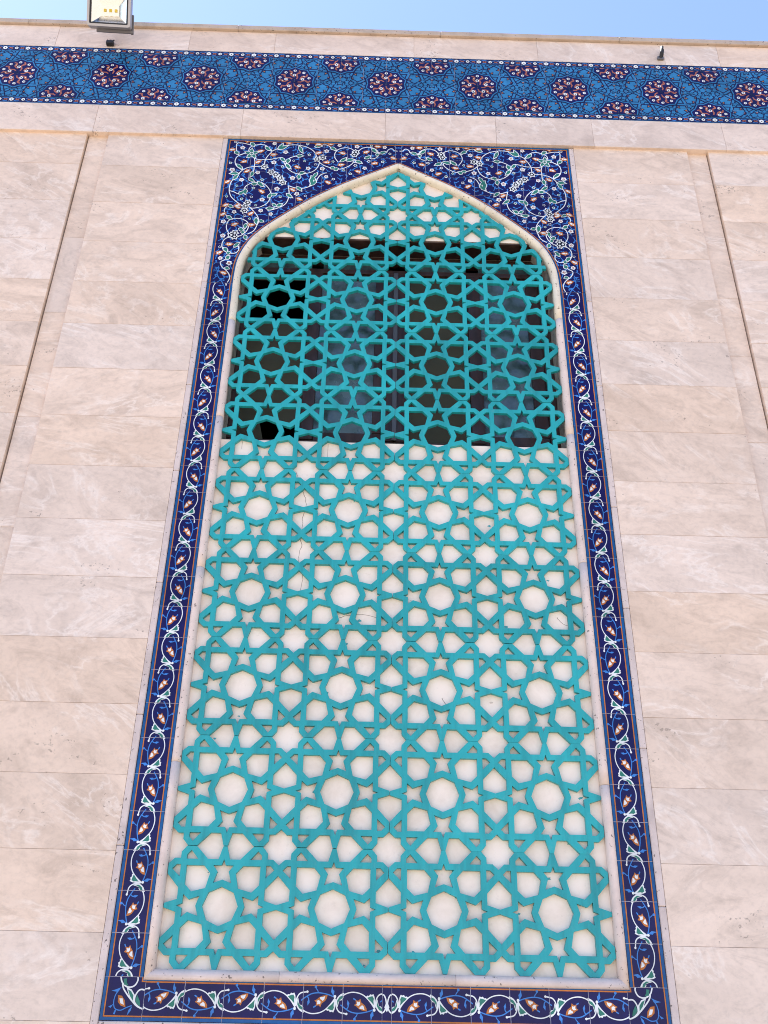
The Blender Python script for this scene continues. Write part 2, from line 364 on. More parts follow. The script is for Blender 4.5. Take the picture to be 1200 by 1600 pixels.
for a in ((-W, -W+.3, .34, 7, ZG, 8.4), (W-.3, W, .34, 7, ZG, 8.4), (-W, W, 7, 7.3, ZG, 8.4), (-W, W, .34, 7.3, 8.0, 8.3)): box_bm(bm, *a)
me = bpy.data.meshes.new('building_shell'); bm.to_mesh(me); bm.free(); me.materials.append(M_ROOM); link('building_shell', me, wall)

JL = [ZG, 0.044, 0.42, 0.797, 1.174, 1.550, 1.925, 2.301, 2.677, 3.053, 3.429, 3.805, 4.181, 4.557, 4.934, 5.313, 5.694, 6.080, 6.475, 6.866, 7.218]
JR = [ZG, 0.044, 0.42, 0.797, 1.172, 1.544, 1.920, 2.296, 2.670, 3.046, 3.420, 3.795, 4.170, 4.546, 4.920, 5.293, 5.673, 6.062, 6.449, 6.832, 7.218]
G = 0.0006
def slabs(x0, x1, js, y0=-0.010, y1=0.0335, zmax=99):
    for a, b_ in zip(js, js[1:]):
        if a >= zmax: break
        box('stone_slab', x0+G, x1-G, y0, y1, a+G, min(b_, zmax)-G, M_STONE, wall, 0.0006, 0.0005)
slabs(-CH0, -SO, JL); slabs(SO, CH0, JR)
JLL = [j+0.005 for j in JL]; JLL[0] = ZG; JLL[-1] = 7.218
JRR = [j+0.006 for j in JR]; JRR[0] = ZG; JRR[-1] = 7.218
for xa, xb in ((-3.40, -CH1), (-4.02, -3.40), (-W, -4.02)): slabs(xa, xb, JLL)
for xa, xb in ((CH1, 3.42), (3.42, 4.03), (4.03, W)): slabs(xa, xb, JRR)
for xa, xb in ((-SO, -.465), (-.465, .465), (.465, SO)): slabs(xa, xb, JL, zmax=ZB0-0.040)
slabs(-CH1+.009, -CH0+.03, [ZG, .95, 1.8, 2.72, 3.75, 4.55, 5.42, 6.13, 7.218], 0.016, 0.0338)
slabs(CH0-.03, CH1-.009, [ZG, .8, 1.75, 2.66, 3.5, 4.5, 5.20, 5.72, 7.218], 0.016, 0.0338)
# narrow upright strips beside the tile border
for s, js in ((-1, [ZB0-.04, 1.95, 2.62, 3.4, 4.16, 4.82, 5.72, 6.46, 7.205]), (1, [ZB0-.04, 1.72, 2.5, 3.31, 3.98, 4.9, 5.63, 6.52, 7.205])):
    for a, b_ in zip(js, js[1:]):
        x0, x1 = sorted((s*(BO+.002), s*(SO-.001)))
        box('stone_strip', x0, x1, -0.0135, 0.033, a+G, b_-G, M_STRIP, wall, 0.004, 0.0008)
for a, b_ in ((-SO+.001, -.5), (-.5, .42), (.42, SO-.001)):
    box('stone_strip', a+G if a > -1 else a+.038, b_-G if b_ < 1 else b_-.038, -0.0135, 0.033, ZB0-.040, ZB0-.002, M_STRIP, wall, 0.004)
# frieze courses
def course(xs, z0, z1, y0, y1, m, name='band_stone', bev=0.0015):
    for a, b_ in zip(xs, xs[1:]): box(name, a+G, b_-G, y0, y1, z0+G, z1-G, m, wall, bev, 0.0007)
course([-W, -3.55, -2.43, -1.26, -.11, .78, 1.56, 2.62, 3.6, W], Z_LEDGE, Z_F0, -0.035, 0.033, M_BAND)
course([-W, -3.9, -2.93, -1.80, -1.07, .12, 1.18, 2.27, 2.74, 3.7, W], Z_F1+.001, Z_COP, -0.035, 0.033, M_BAND)
course([-W, -3.2, -1.4, .35, 1.9, 3.3, W], Z_COP, Z_TOP, -0.062, 0.40, M_COPING, 'coping_stone', 0.004)

# ---------------------------------------------------------------- tile frieze
FZ = -0.0335
frieze = empty('tile_frieze', (0, FZ, Z_F0), 'long blue tile frieze of strapwork and red rosettes under the coping', 'tile frieze')
PX = 0.7635; HZ = 0.289; ZC = 7.8875
FR = []
SCY = HZ/(PX/2*math.tan(R(36)))
ap_ = PX/2/math.cos(R(36))/2
def fx(c, r, a): return (c[0]+r*math.cos(a), c[1]+r*math.sin(a)*SCY)
cents = [(i*PX, 0) for i in (-1, 0, 1, 2)] + [((i+.5)*PX, s*HZ) for i in (-2, -1, 0, 1) for s in (1, -1)]
segs = []
for c in cents:
    for k in range(10):
        a = fx(c, ap_, R(36*k)); b_ = fx(c, ap_, R(36*(k+3)))
        ext = .42; dx, dy = b_[0]-a[0], b_[1]-a[1]
        ea = ext*.5 if k in (0, 5, 2, 3, 7, 8) else .02; eb = ext*.5 if (k+3) % 10 in (0, 5, 2, 3, 7, 8) else .02
        segs.append(((a[0]-dx*ea, a[1]-dy*ea), (b_[0]+dx*eb, b_[1]+dy*eb)))
for a, b_ in segs:
    stroke(FR, [a, b_], .0370, DEEP, 1, 1)
for q, (a, b_) in enumerate(segs): stroke(FR, [a, b_], .0185, FIELD, 2 if q % 2 else 3, 1)
# broken outlines where one strap passes over the other
for q, (a, b_) in enumerate(segs):
    if q % 2 == 0:
        dx, dy = b_[0]-a[0], b_[1]-a[1]; d = math.hypot(dx, dy); nx, ny = -dy/d*.0130, dx/d*.0130
        for s0, s1 in ((.16, .40), (.58, .86)):
            for s in (-1, 1):
                stroke(FR, [(a[0]+dx*s0+s*nx, a[1]+dy*s0+s*ny), (a[0]+dx*s1+s*nx, a[1]+dy*s1+s*ny)], .0085, DEEP, 4, 1)
for c in cents:
    for k in range(10):
        p = fx(c, .212, R(36*k+18)); disc(FR, p, .021, DEEP, 5, 3, R(36*k+18)); disc(FR, p, .0095, ORANGE, 6, 3, R(36*k+18))
        if k % 2 == 0:
            p = fx(c, .205, R(36*k)); disc(FR, p, .036, DEEP, 5, 5, R(36*k), .5); disc(FR, p, .024, FIELD, 6, 5, R(36*k), .5)
for c in [((i+.5)*PX, 0) for i in (-2, -1, 0, 1)] + [(i*PX, s*HZ) for i in (-1, 0, 1, 2) for s in (1, -1)]:
    for dx, dy, r_, a in ((0, 0, .046, .3), (.075, .045, .036, 1.0), (-.075, .045, .036, 2.1), (.075, -.045, .036, .1), (-.075, -.045, .036, 1.7), (0, .082, .03, .5), (0, -.082, .03, 1.2), (.128, 0, .03, 0), (-.128, 0, .03, 3.1)):
        p = (c[0]+dx, c[1]+dy); disc(FR, p, r_, DEEP, 5, 5, a, .48); disc(FR, p, r_*.66, FIELD, 6, 5, a, .48)
        if r_ == .036: disc(FR, (p[0]*1.0+dx*.35, p[1]+dy*.35), .014, DEEP, 7, 3, a); disc(FR, (p[0]+dx*.35, p[1]+dy*.35), .007, ORANGE, 8, 3, a)
for c in cents:
    for r0, r1, g_, ly in ((.186, .168, DEEP, 7), (.176, .158, FIELD, 8), (.166, .148, NAVY, 9)):
        fill(FR, [fx(c, r0 if i % 2 else r1, R(18*i)) for i in range(20)], g_, ly)
    for k in range(10):
        t = R(36*k+18)
        p = fx(c, .127, t); disc(FR, p, .0145, WHITE, 11, 5, t+.4, .85); disc(FR, (p[0]+.002, p[1]), .0062, BLACK, 12, 4)
        t2 = R(36*k)
        stroke(FR, [fx(c, .052, t2-.2), fx(c, .086, t2+.12), fx(c, .112, t2-.1), fx(c, .133, t2+.06)], .0125, RED, 10, 3)
        if k % 2: disc(FR, fx(c, .097, t2), .016, ORANGE, 11, 4, t2, .55); disc(FR, fx(c, .097, t2), .006, WHITE, 12, 5)
        else: disc(FR, fx(c, .104, t2), .012, RED, 11, 4, t2, .6)
    for k in range(5):
        t = R(72*k+20); p = fx(c, .072, t); disc(FR, p, .017, WHITE, 12, 5, t, .8); disc(FR, p, .0075, BLACK, 13, 4)
        stroke(FR, [fx(c, .030, t+.6), fx(c, .06, t+.75)], .011, RED, 11, 1)
    disc(FR, c, .021, DEEP, 12, 6)
# narrow flower strips along both edges of the frieze
inner0, inner1 = Z_F0+.071-ZC, Z_F1-.071-ZC
STR = []
for zc in (inner0-.0355, inner1+.0355):
    STR.append(([(-PX, zc-.036), (2*PX, zc-.036), (2*PX, zc+.036), (-PX, zc+.036)], DEEP, 1))
    for s in (-1, 1): STR.append(([(-PX, zc+s*.033-.002), (2*PX, zc+s*.033-.002), (2*PX, zc+s*.033+.002), (-PX, zc+s*.033+.002)], FIELD, 2))
    p = PX/8
    for i in range(-8, 16):
        x = i*p+.02
        big = i % 2 == 0
        disc(STR, (x, zc), .0200 if big else .016, WHITE, 4, 6, .5+i, .9); disc(STR, (x+.001, zc-.001), .0068, BLACK, 5, 4, .5)
        fill(STR, [(x+.030, zc+.014), (x+.048, zc+.004), (x+.066, zc+.013), (x+.058, zc-.001), (x+.068, zc-.013), (x+.048, zc-.005), (x+.030, zc-.012), (x+.039, zc)], RED, 3)
        stroke(STR, [(x+.020, zc+.010), (x+.035, zc+.019), (x+.060, zc+.018), (x+.075, zc+.010)], .0065, SKYB, 2, 3)
        stroke(STR, [(x+.022, zc-.012), (x+.040, zc-.020), (x+.062, zc-.017)], .006, SKYB, 2, 3)
fr_rows = [(inner0-.071, inner0), (inner0, -.195), (-.195, -.003), (-.003, .187), (.187, inner1), (inner1, inner1+.071)]
TW = PX/4
cache = {}
bed = box('grout_bed', -W+.003, W-.003, FZ+.0016, 0.033, Z_F0+.001, Z_F1-.001, M_GROUT, frieze, 0)
for r_, (a, b_) in enumerate(fr_rows):
    src = STR if r_ in (0, 5) else FR
    for i in range(-24, 24):
        ph = i % 4
        if (r_, ph) not in cache:
            g_ = .0012; x0, x1 = ph*TW+g_, (ph+1)*TW-g_
            dec = [(q, gg, ly) for q, gg, ly in ((clip_rect(p, x0, x1, a+g_, b_-g_), gg, ly) for p, gg, ly in src) if q]
            cache[(r_, ph)] = tile_mesh('frieze_tile', [(x0, a+g_), (x1, a+g_), (x1, b_-g_), (x0, b_-g_)], dec, FIELD, ((x0+x1)/2, (a+b_)/2))
        xw = -0.112 + (i+.5)*TW
        if abs(xw) > W-.09: continue
        link('frieze_tile', cache[(r_, ph)], frieze, (xw, FZ, ZC+(a+b_)/2), tilt(.2))

# ---------------------------------------------------------------- tiled surround of the niche
TY = -0.002
sur = empty('tile_surround', (0, TY, ZB0), 'navy tile surround with white vine border and floral spandrels framing the arched lattice', 'tile surround')
def vine(D, T):
    """one border tile: white stem bulging to the left, leaf pair at the foot, orange bud, blue twig; T maps tile units to metres"""
    def p(*a): return [T(u, v) for u, v in a]
    k = TP
    stroke(D, p((-.148, .52), (-.205, .42), (-.240, .28), (-.231, .13), (-.19, .0), (-.125, -.10), (-.01, -.215), (.125, -.316)), .026*k, WHITE, 3)
    stroke(D, p((.04, .55), (.125, .42), (.19, .29), (.215, .13), (.20, -.03), (.165, -.18), (.12, -.30)), .026*k, SKYB, 2)
    stroke(D, p((.135, .40), (.08, .36), (.02, .365), (-.04, .37)), .026*k, SKYB, 2); fill(D, p((.02, .39), (-.07, .38), (.0, .33), (.07, .345)), SKYB, 2)
    stroke(D, p((.215, .12), (.265, .14), (.31, .18), (.345, .185)), .022*k, SKYB, 2); T and disc(D, T(.345, .19), .035*k, SKYB, 3, 6)
    fill(D, p((.14, -.27), (.24, -.20), (.38, -.22), (.29, -.25), (.26, -.285)), SKYB, 2)
    stroke(D, p((-.105, .235), (-.07, .17)), .03*k, SKYB, 2, 1)
    # bud
    fill(D, p((.17, -.115), (.155, .0), (.12, .09), (.07, .15), (.04, .215), (.005, .165), (-.075, .175), (-.055, .11), (-.10, .055), (-.02, .03), (.04, -.06), (.10, -.10)), ORANGE, 4)
    fill(D, p((.035, .165), (.055, .10), (.02, .055), (-.04, .065), (-.025, .10), (-.045, .145), (.01, .135)), WHITE, 5)
    fill(D, p((.115, .075), (.125, .0), (.145, -.055), (.07, -.035), (.035, .01), (.06, .03), (.075, .065)), WHITE, 5)
    # leaf on the stem
    fill(D, p((-.135, -.07), (-.175, -.12), (-.165, -.16), (-.205, -.19), (-.19, -.235), (-.21, -.27), (-.15, -.30), (-.06, -.315), (.08, -.335), (.10, -.30), (.0, -.235), (-.075, -.16)), WHITE, 3)
    fill(D, p((-.125, -.115), (-.15, -.18), (-.165, -.25), (-.11, -.285), (-.055, -.275), (.03, -.285), (-.04, -.215), (-.085, -.155)), GREEN, 4)
    disc(D, T(.14, -.30), .036*k, WHITE, 5, 7)
    # curled leaf below
    stroke(D, p((-.235, -.63), (-.225, -.54), (-.20, -.43), (-.13, -.365), (-.03, -.335), (.08, -.36), (.165, -.43), (.215, -.53)), .030*k, WHITE, 5)
    fill(D, p((-.10, -.375), (.0, -.335), (.10, -.36), (.18, -.45), (.19, -.515), (.11, -.515), (.055, -.46), (.06, -.42), (.0, -.40)), WHITE, 4)
    fill(D, p((-.06, -.37), (.05, -.362), (.135, -.42), (.165, -.495), (.11, -.495), (.075, -.45), (.06, -.415), (.0, -.385)), GREEN, 6)
    disc(D, T(-.235, -.60), .030*k, WHITE, 5, 6)
def rails(D, L):
    for s in (-1, 1):
        for u0, u1, g_ in ((.401, .4756, BAND), (.362, .393, ORANGE)):
            a, b_ = sorted((s*u0*TP, s*u1*TP)); D.append(([(a, -L), (b_, -L), (b_, L), (a, L)], g_, 1))
HWT = (BO-BI)/2-.0008; HH = TP/2-.0013
def vine_tile(name, flip, rot=0, hw=HWT, hh=HH):
    D = []; rails(D, .2)
    for dv in (-1, 0, 1):
        f = -flip if dv else flip
        vine(D, lambda u, v, f=f, dv=dv: (u*f*TP, (v+dv)*TP))
    D = [(q, g_, ly) for q, g_, ly in ((clip_rect(p, -hw, hw, -hh, hh), g_, ly) for p, g_, ly in D) if q]
    o = [(-hw, -hh), (hw, -hh), (hw, hh), (-hw, hh)]
    if rot:
        D = [([(-y, x) for x, y in q], g_, ly) for q, g_, ly in D]; o = [(-y, x) for x, y in o]
    return tile_mesh(name, o, D, NAVY, (0, 0))
VT = {f: vine_tile('border_tile', f) for f in (1, -1)}
XC = (BI+BO)/2
NSIDE = 23
for k in range(NSIDE):
    for s in (-1, 1):
        f = (1 if k % 2 == 0 else -1)*(1 if s < 0 else -1)
        link('border_tile', VT[f], sur, (s*XC, TY, ZB1+(k+.5)*TP), tilt())
# bottom run (turned a quarter), mirrored about the middle
BH = (ZB1-ZB0)/2-.0008
BT = {f: vine_tile('border_tile', f, 1, BH) for f in (1, -1)}
def mirror_mesh(me, name):
    m2 = me.copy(); m2.name = name
    for v in m2.vertices: v.co.x = -v.co.x
    m2.flip_normals(); return m2
BTM = {f: mirror_mesh(BT[f], 'border_tile') for f in (1, -1)}
for k in range(6):
    f = 1 if k % 2 == 0 else -1
    x = -1.158 + (k+.5)*TP
    link('border_tile', BT[f], sur, (x, TY, (ZB0+ZB1)/2), tilt()); link('border_tile', BTM[f], sur, (-x, TY, (ZB0+ZB1)/2), tilt())
# middle sliver
D = []
cz = (ZB0+ZB1)/2; hh = (ZB1-ZB0)/2
hw = .0215
for s in (-1, 1):
    for u0, u1, g_ in ((.401, .4756, BAND), (.362, .393, ORANGE)):
        a, b_ = sorted((s*u0*TP, s*u1*TP)); D.append(([(-hw, a), (hw, a), (hw, b_), (-hw, b_)], g_, 1))
for s in (-1, 1):
    stroke(D, [(s*.03, .03), (s*.018, .038), (s*.008, .025), (s*.003, -.002), (s*.012, -.03), (s*.03, -.04)], .006, WHITE, 3)
    fill(D, [(0, -.034), (s*.012, -.014), (s*.006, .0), (0, -.01)], WHITE, 3)
D = [(q, g_, ly) for q, g_, ly in ((clip_rect(p, -hw, hw, -hh+.001, hh-.001), g_, ly) for p, g_, ly in D) if q]
link('border_tile', tile_mesh('border_tile', [(-hw, -hh+.001), (hw, -hh+.001), (hw, hh-.001), (-hw, hh-.001)], D, NAVY, (0, 0)), sur, (0, TY, cz))
# corner tiles
D = []; x0, x1 = -BO+.0008, -1.158-.0008; z0, z1 = ZB0+.0008, ZB1-.0008
def cp(*a): return [(-1.356+(x-110)*.198/395, 1.181+(1172-y)*.182/412) for x, y in a]
for a, b_, c_, d_, g_ in ((-BO, -BO+.0141, ZB0, ZB1, BAND), (-BO, -1.1, ZB0, ZB0+.0141, BAND), (-BO+.0157, -BO+.0215, ZB0+.0157, ZB1, ORANGE), (-BO+.0157, -1.1, ZB0+.0157, ZB0+.0215, ORANGE), (-1.178, -1.1, ZB1-.021, ZB1-.0157, ORANGE), (-1.178, -1.172, ZB1-.021, ZB1, ORANGE), (-1.172, -1.1, ZB1-.0155, ZB1, BAND)):
    D.append(([(a, c_), (b_, c_), (b_, d_), (a, d_)], g_, 1))
stroke(D, cp((415, 730), (428, 790), (400, 845), (340, 858), (285, 820), (262, 760), (265, 720)), .0065, WHITE, 4)
stroke(D, cp((285, 825), (300, 870), (345, 930), (400, 990), (450, 1035), (520, 1065)), .0065, WHITE, 3)
fill(D, cp((330, 860), (380, 880), (415, 930), (420, 1010), (370, 960)), WHITE, 4); fill(D, cp((345, 880), (375, 895), (403, 935), (405, 985), (370, 940)), GREEN, 5)
fill(D, cp((290, 780), (320, 775), (325, 815), (345, 845), (300, 835)), GREEN, 5)
stroke(D, cp((520, 885), (460, 880), (425, 930), (420, 990), (450, 1030), (490, 1055)), .0065, WHITE, 4); fill(D, cp((440, 930), (425, 980), (450, 1020), (480, 1035), (470, 985)), GREEN, 5)
stroke(D, cp((265, 880), (235, 930), (225, 1000), (245, 1060), (300, 1075), (350, 1050), (400, 1030)), .0045, SKYB, 2)
fill(D, cp((190, 895), (235, 880), (280, 860), (250, 905)), SKYB, 2); fill(D, cp((365, 1125), (375, 1070), (405, 1035), (395, 1080)), SKYB, 2); fill(D, cp((180, 1045), (215, 1025), (228, 1010), (205, 1055)), SKYB, 2); fill(D, cp((235, 1110), (245, 1075), (260, 1070), (250, 1115)), SKYB, 2)
fill(D, cp((258, 935), (295, 940), (330, 985), (342, 1045), (300, 1035), (265, 1000)), ORANGE, 4); fill(D, cp((275, 965), (305, 965), (325, 1025), (290, 1010)), WHITE, 5)
D = [(q, g_, ly) for q, g_, ly in ((clip_rect(p, x0, x1, z0, z1), g_, ly) for p, g_, ly in D) if q]
cm = tile_mesh('corner_tile', [(x0, z0), (x1, z0), (x1, z1), (x0, z1)], D, NAVY, ((x0+x1)/2, (z0+z1)/2))
link('corner_tile', cm, sur, ((x0+x1)/2, TY, (z0+z1)/2)); link('corner_tile', mirror_mesh(cm, 'corner_tile'), sur, (-(x0+x1)/2, TY, (z0+z1)/2))

# spandrels: traced scrolls, leaves and flowers (left half, mirrored)
SCROLLS = [[(-1.172,7.138),(-1.214,7.154),(-1.266,7.166),(-1.3,7.159),(-1.302,7.114),(-1.294,7.064),(-1.274,7.024)],[(-1.201,7.077),(-1.195,7.114),(-1.162,7.14),(-1.119,7.154),(-1.074,7.148),(-1.04,7.116),(-1.015,7.081),(-1.04,7.034),(-1.058,6.989),(-1.063,6.935)],[(-1.274,7.022),(-1.221,7.054)],[(-1.015,7.081),(-.976,7.11),(-.934,7.134),(-.885,7.155),(-.834,7.162),(-.796,7.159),(-.738,7.143),(-.692,7.113),(-.661,7.074),(-.646,7.025)],[(-1.221,7.054),(-1.26,7.034),(-1.288,7.005),(-1.298,6.96),(-1.285,6.912),(-1.258,6.882),(-1.228,6.866),(-1.196,6.889),(-1.148,6.904),(-1.086,6.91)],[(-1.228,6.866),(-1.258,6.82),(-1.29,6.767),(-1.309,6.714),(-1.313,6.662),(-1.308,6.619),(-1.288,6.569),(-1.247,6.525),(-1.201,6.485)],[(-1.15,7.003),(-1.14,6.958),(-1.141,6.905),(-1.141,6.861),(-1.152,6.816)],[(-1.143,6.994),(-1.098,6.982),(-1.055,6.989),(-1.017,6.99),(-.969,7.006),(-.937,7.007),(-.909,6.959),(-.88,6.907),(-.846,6.869),(-.807,6.844),(-.751,6.838),(-.702,6.853),(-.672,6.867),(-.643,6.9),(-.626,6.945),(-.622,6.981)],[(-.879,6.978),(-.862,7.011),(-.826,7.03),(-.789,7.05)],[(-1.199,6.658),(-1.184,6.693),(-1.15,6.721),(-1.114,6.731),(-1.071,6.733),(-1.032,6.704),(-1.0,6.658),(-.988,6.616),(-.992,6.556),(-1.01,6.513),(-1.044,6.483),(-1.084,6.464),(-1.12,6.459),(-1.146,6.474)],[(-.854,6.707),(-.844,6.656),(-.84,6.605),(-.848,6.545),(-.87,6.502),(-.916,6.471),(-.962,6.449),(-.998,6.439)],[(-.854,6.707),(-.803,6.688),(-.76,6.681),(-.711,6.692),(-.664,6.724),(-.636,6.773),(-.608,6.831),(-.56,6.859)],[(-1.31,6.636),(-1.275,6.625),(-1.237,6.605),(-1.209,6.632),(-1.186,6.65)],[(-.621,6.972),(-.589,6.942),(-.537,6.918),(-.481,6.902),(-.431,6.913),(-.382,6.946),(-.355,6.983),(-.366,7.019)],[(-.352,6.984),(-.314,6.976),(-.283,6.973)],[(-.475,6.983),(-.502,7.031),(-.504,7.076),(-.483,7.118),(-.446,7.141),(-.408,7.146),(-.37,7.132),(-.347,7.106)],[(-.663,7.151),(-.625,7.153),(-.6,7.172),(-.562,7.165),(-.528,7.13),(-.502,7.108),(-.48,7.123)],[(-.318,7.107),(-.294,7.14),(-.256,7.158),(-.218,7.157),(-.18,7.136),(-.16,7.1),(-.165,7.055),(-.196,7.031),(-.222,7.034),(-.235,7.065)],[(-.166,7.105),(-.128,7.097),(-.097,7.108),(-.078,7.14),(-.053,7.151),(-.034,7.129),(-.008,7.125)],[(-1.297,6.485),(-1.324,6.45),(-1.326,6.417),(-1.304,6.372),(-1.272,6.343)],[(-1.227,6.174),(-1.256,6.179),(-1.284,6.223),(-1.295,6.261),(-1.289,6.313),(-1.263,6.341),(-1.22,6.349),(-1.177,6.341),(-1.14,6.313),(-1.129,6.268),(-1.137,6.229),(-1.154,6.202),(-1.18,6.176),(-1.212,6.168)],[(-1.135,6.465),(-1.097,6.42),(-1.069,6.375),(-1.056,6.329),(-1.066,6.283),(-1.081,6.237),(-1.103,6.211),(-1.129,6.194)],[(-1.249,6.16),(-1.285,6.146),(-1.306,6.113),(-1.308,6.069),(-1.292,6.032),(-1.266,6.008),(-1.224,6.0),(-1.196,6.008),(-1.18,6.036),(-1.184,6.074)],[(-1.249,5.978),(-1.269,5.94),(-1.299,5.917),(-1.298,5.889),(-1.279,5.859),(-1.248,5.83),(-1.226,5.795),(-1.22,5.759),(-1.232,5.722)]]
LEAVES = [((-1.194,7.173),(-1.158,7.125)),((-1.314,7.072),(-1.276,7.026)),((-1.073,7.137),(-1.019,7.085)),((-.969,7.101),(-.931,7.18)),((-.963,7.101),(-.878,7.152)),((-1.287,6.929),(-1.228,6.867)),((-1.252,6.821),(-1.332,6.817)),((-1.294,6.749),(-1.249,6.825)),((-.938,7.016),(-.89,6.965)),((-.865,7.006),(-.876,6.943)),((-.889,6.951),(-.84,6.887)),((-.796,7.154),(-.756,7.065)),((-.813,7.033),(-.75,7.038)),((-1.146,6.856),(-1.165,6.785)),((-1.177,6.78),(-1.117,6.735)),((-1.15,6.719),(-1.094,6.721)),((-1.103,6.744),(-1.039,6.686)),((-1.187,6.663),(-1.181,6.595)),((-1.236,6.601),(-1.198,6.641)),((-1.005,6.568),(-.986,6.629)),((-.987,6.603),(-.936,6.62)),((-.863,6.625),(-.805,6.577)),((-.97,6.511),(-.926,6.488)),((-.931,6.479),(-.88,6.515)),((-.789,6.701),(-.742,6.647)),((-.782,6.832),(-.775,6.775)),((-.779,6.839),(-.724,6.854)),((-.678,6.81),(-.675,6.71)),((-.672,7.146),(-.606,7.154)),((-.545,7.147),(-.493,7.108)),((-.462,6.983),(-.405,7.04)),((-.416,6.999),(-.337,7.011)),((-.343,7.002),(-.28,6.971)),((-.534,6.922),(-.496,6.902)),((-.502,6.886),(-.465,6.912)),((-.215,7.148),(-.163,7.096)),((-.166,7.095),(-.175,7.059)),((-.153,7.09),(-.087,7.111)),((-.269,7.028),(-.216,7.066)),((-.631,6.86),(-.667,6.784)),((-.682,6.823),(-.644,6.759)),((-.685,6.714),(-.633,6.782)),((-1.306,6.484),(-1.262,6.456)),((-1.302,6.375),(-1.255,6.338)),((-1.147,6.303),(-1.153,6.241)),((-1.201,6.249),(-1.154,6.231)),((-1.167,6.192),(-1.161,6.231)),((-1.15,6.186),(-1.128,6.136)),((-1.078,6.365),(-1.066,6.287)),((-1.059,6.333),(-1.014,6.317)),((-1.295,6.057),(-1.264,6.005)),((-1.265,5.992),(-1.234,6.012)),((-1.259,5.937),(-1.238,5.981)),((-1.218,6.057),(-1.176,6.109)),((-1.267,5.86),(-1.229,5.846)),((-1.014,6.46),(-.945,6.469))]
LOTUS = [(-1.06,6.904),(-1.0,6.849),(-.964,6.82),(-.927,6.786),(-.899,6.74),(-1.17,6.478),(-1.156,6.516),(-.642,7.007),(-.599,7.027),(-.337,7.097),(-.349,7.069),(-1.249,6.179),(-1.224,6.164),(-1.225,6.199),(-1.175,6.43)]
PALMETTE = [(-1.173,7.047)]
FLOWERS = [(-1.251,7.111),(-1.0,7.168),(-.904,7.075),(-.99,6.956),(-1.311,6.862),(-1.108,6.84),(-1.227,6.756),(-.825,6.791),(-.943,6.669),(-.78,6.62),(-1.049,6.55),(-.708,6.901),(-.47,7.169),(-.33,7.161),(-.571,7.1),(-.11,7.162),(-.596,6.902),(-.561,6.815),(-.263,6.921),(-1.251,6.414),(-1.322,6.312),(-1.312,6.17),(-1.307,5.95),(-1.05,6.435),(-.971,6.402),(-1.237,5.904)]
SMALLS = [(-1.314,7.173),(-1.081,7.188),(-1.331,6.936),(-.918,6.914),(-.829,6.981),(-.741,6.98),(-1.257,6.69),(-1.325,6.572),(-1.207,6.552),(-1.134,6.576),(-1.093,6.489),(-.727,7.176),(-.708,7.053),(-.976,6.741),(-.712,6.602),(-1.067,6.763),(-1.127,6.67),(-.912,6.585),(-.427,6.891),(-.651,6.948),(-.216,7.176),(-.233,6.998),(-.338,6.948),(-.123,6.998),(-.504,6.791),(-.373,6.854),(-.068,7.091),(-.515,6.985),(-1.323,6.059),(-1.127,6.349),(-1.166,6.377)]
ORANGES = [(-1.231,7.195),(-1.337,7.085),(-1.1,7.081),(-.994,7.045),(-1.23,6.954),(-1.112,6.959),(-1.195,6.849),(-1.332,6.734),(-.79,6.911),(-1.063,6.638),(-1.237,6.479),(-1.327,6.479),(-.88,7.183),(-.82,6.666),(-.752,6.566),(-.635,7.175),(-.543,7.184),(-.63,7.08),(-.447,7.083),(-.568,6.974),(-.445,6.953),(-.161,7.169),(-.252,7.105),(-.189,6.977),(-.318,6.883),(-.548,6.755),(-.036,7.042),(-1.234,6.467),(-1.12,6.406),(-1.105,6.288),(-1.231,6.29),(-1.251,6.09),(-1.318,6.006),(-1.332,6.39),(-1.274,5.811)]
BLUES = [[(-1.306,5.855),(-1.316,5.815),(-1.307,5.779),(-1.28,5.738),(-1.25,5.698)],[(-1.331,5.785),(-1.316,5.794)],[(-1.291,5.756),(-1.259,5.757)],[(-1.339,5.863),(-1.301,5.855)]]

def kx(p): return (p[0]*.985 if p[0] < -.9 else p[0]*(1-.0166*max(0, (-p[0]-.3))), p[1])
SP = []
TOPZ = 7.207
for s in SCROLLS: stroke(SP, [kx(p) for p in s], .0068, WHITE, 4, 5)
for a, b_ in LEAVES: leaf(SP, kx(a), kx(b_), rnd.uniform(.019, .024)*rnd.choice((-1, 1)), 5)
for p in map(kx, LOTUS):
    t = rnd.uniform(0, 6); disc(SP, p, .036, WHITE, 7, 6, t, .62); disc(SP, p, .024, BLACK, 8, 6, t, .62); disc(SP, p, .010, WHITE, 9, 5)
for p in map(kx, PALMETTE):
    for k in range(5): a = R(20+70*k); leaf(SP, p, (p[0]+.062*math.cos(a), p[1]+.062*math.sin(a)), .022, 6)
    disc(SP, p, .02, WHITE, 8, 6); disc(SP, p, .012, GREEN, 9, 6)
for p in map(kx, FLOWERS): flower(SP, p, rnd.uniform(.019, .025), 7, RED, WHITE, rnd.uniform(0, 6), 5)
for p in map(kx, SMALLS): disc(SP, p, rnd.uniform(.012, .016), WHITE, 7, 5, rnd.uniform(0, 6), .7); disc(SP, p, .008, NAVY if rnd.random() < .5 else GREEN, 8, 5)
for p in map(kx, ORANGES): bud(SP, p, .030, rnd.uniform(-.7, .7) + (math.pi if rnd.random() < .5 else 0), 6)
for b_ in BLUES: stroke(SP, [kx(p) for p in b_], .0065, SKYB, 3, 4)
pts = []
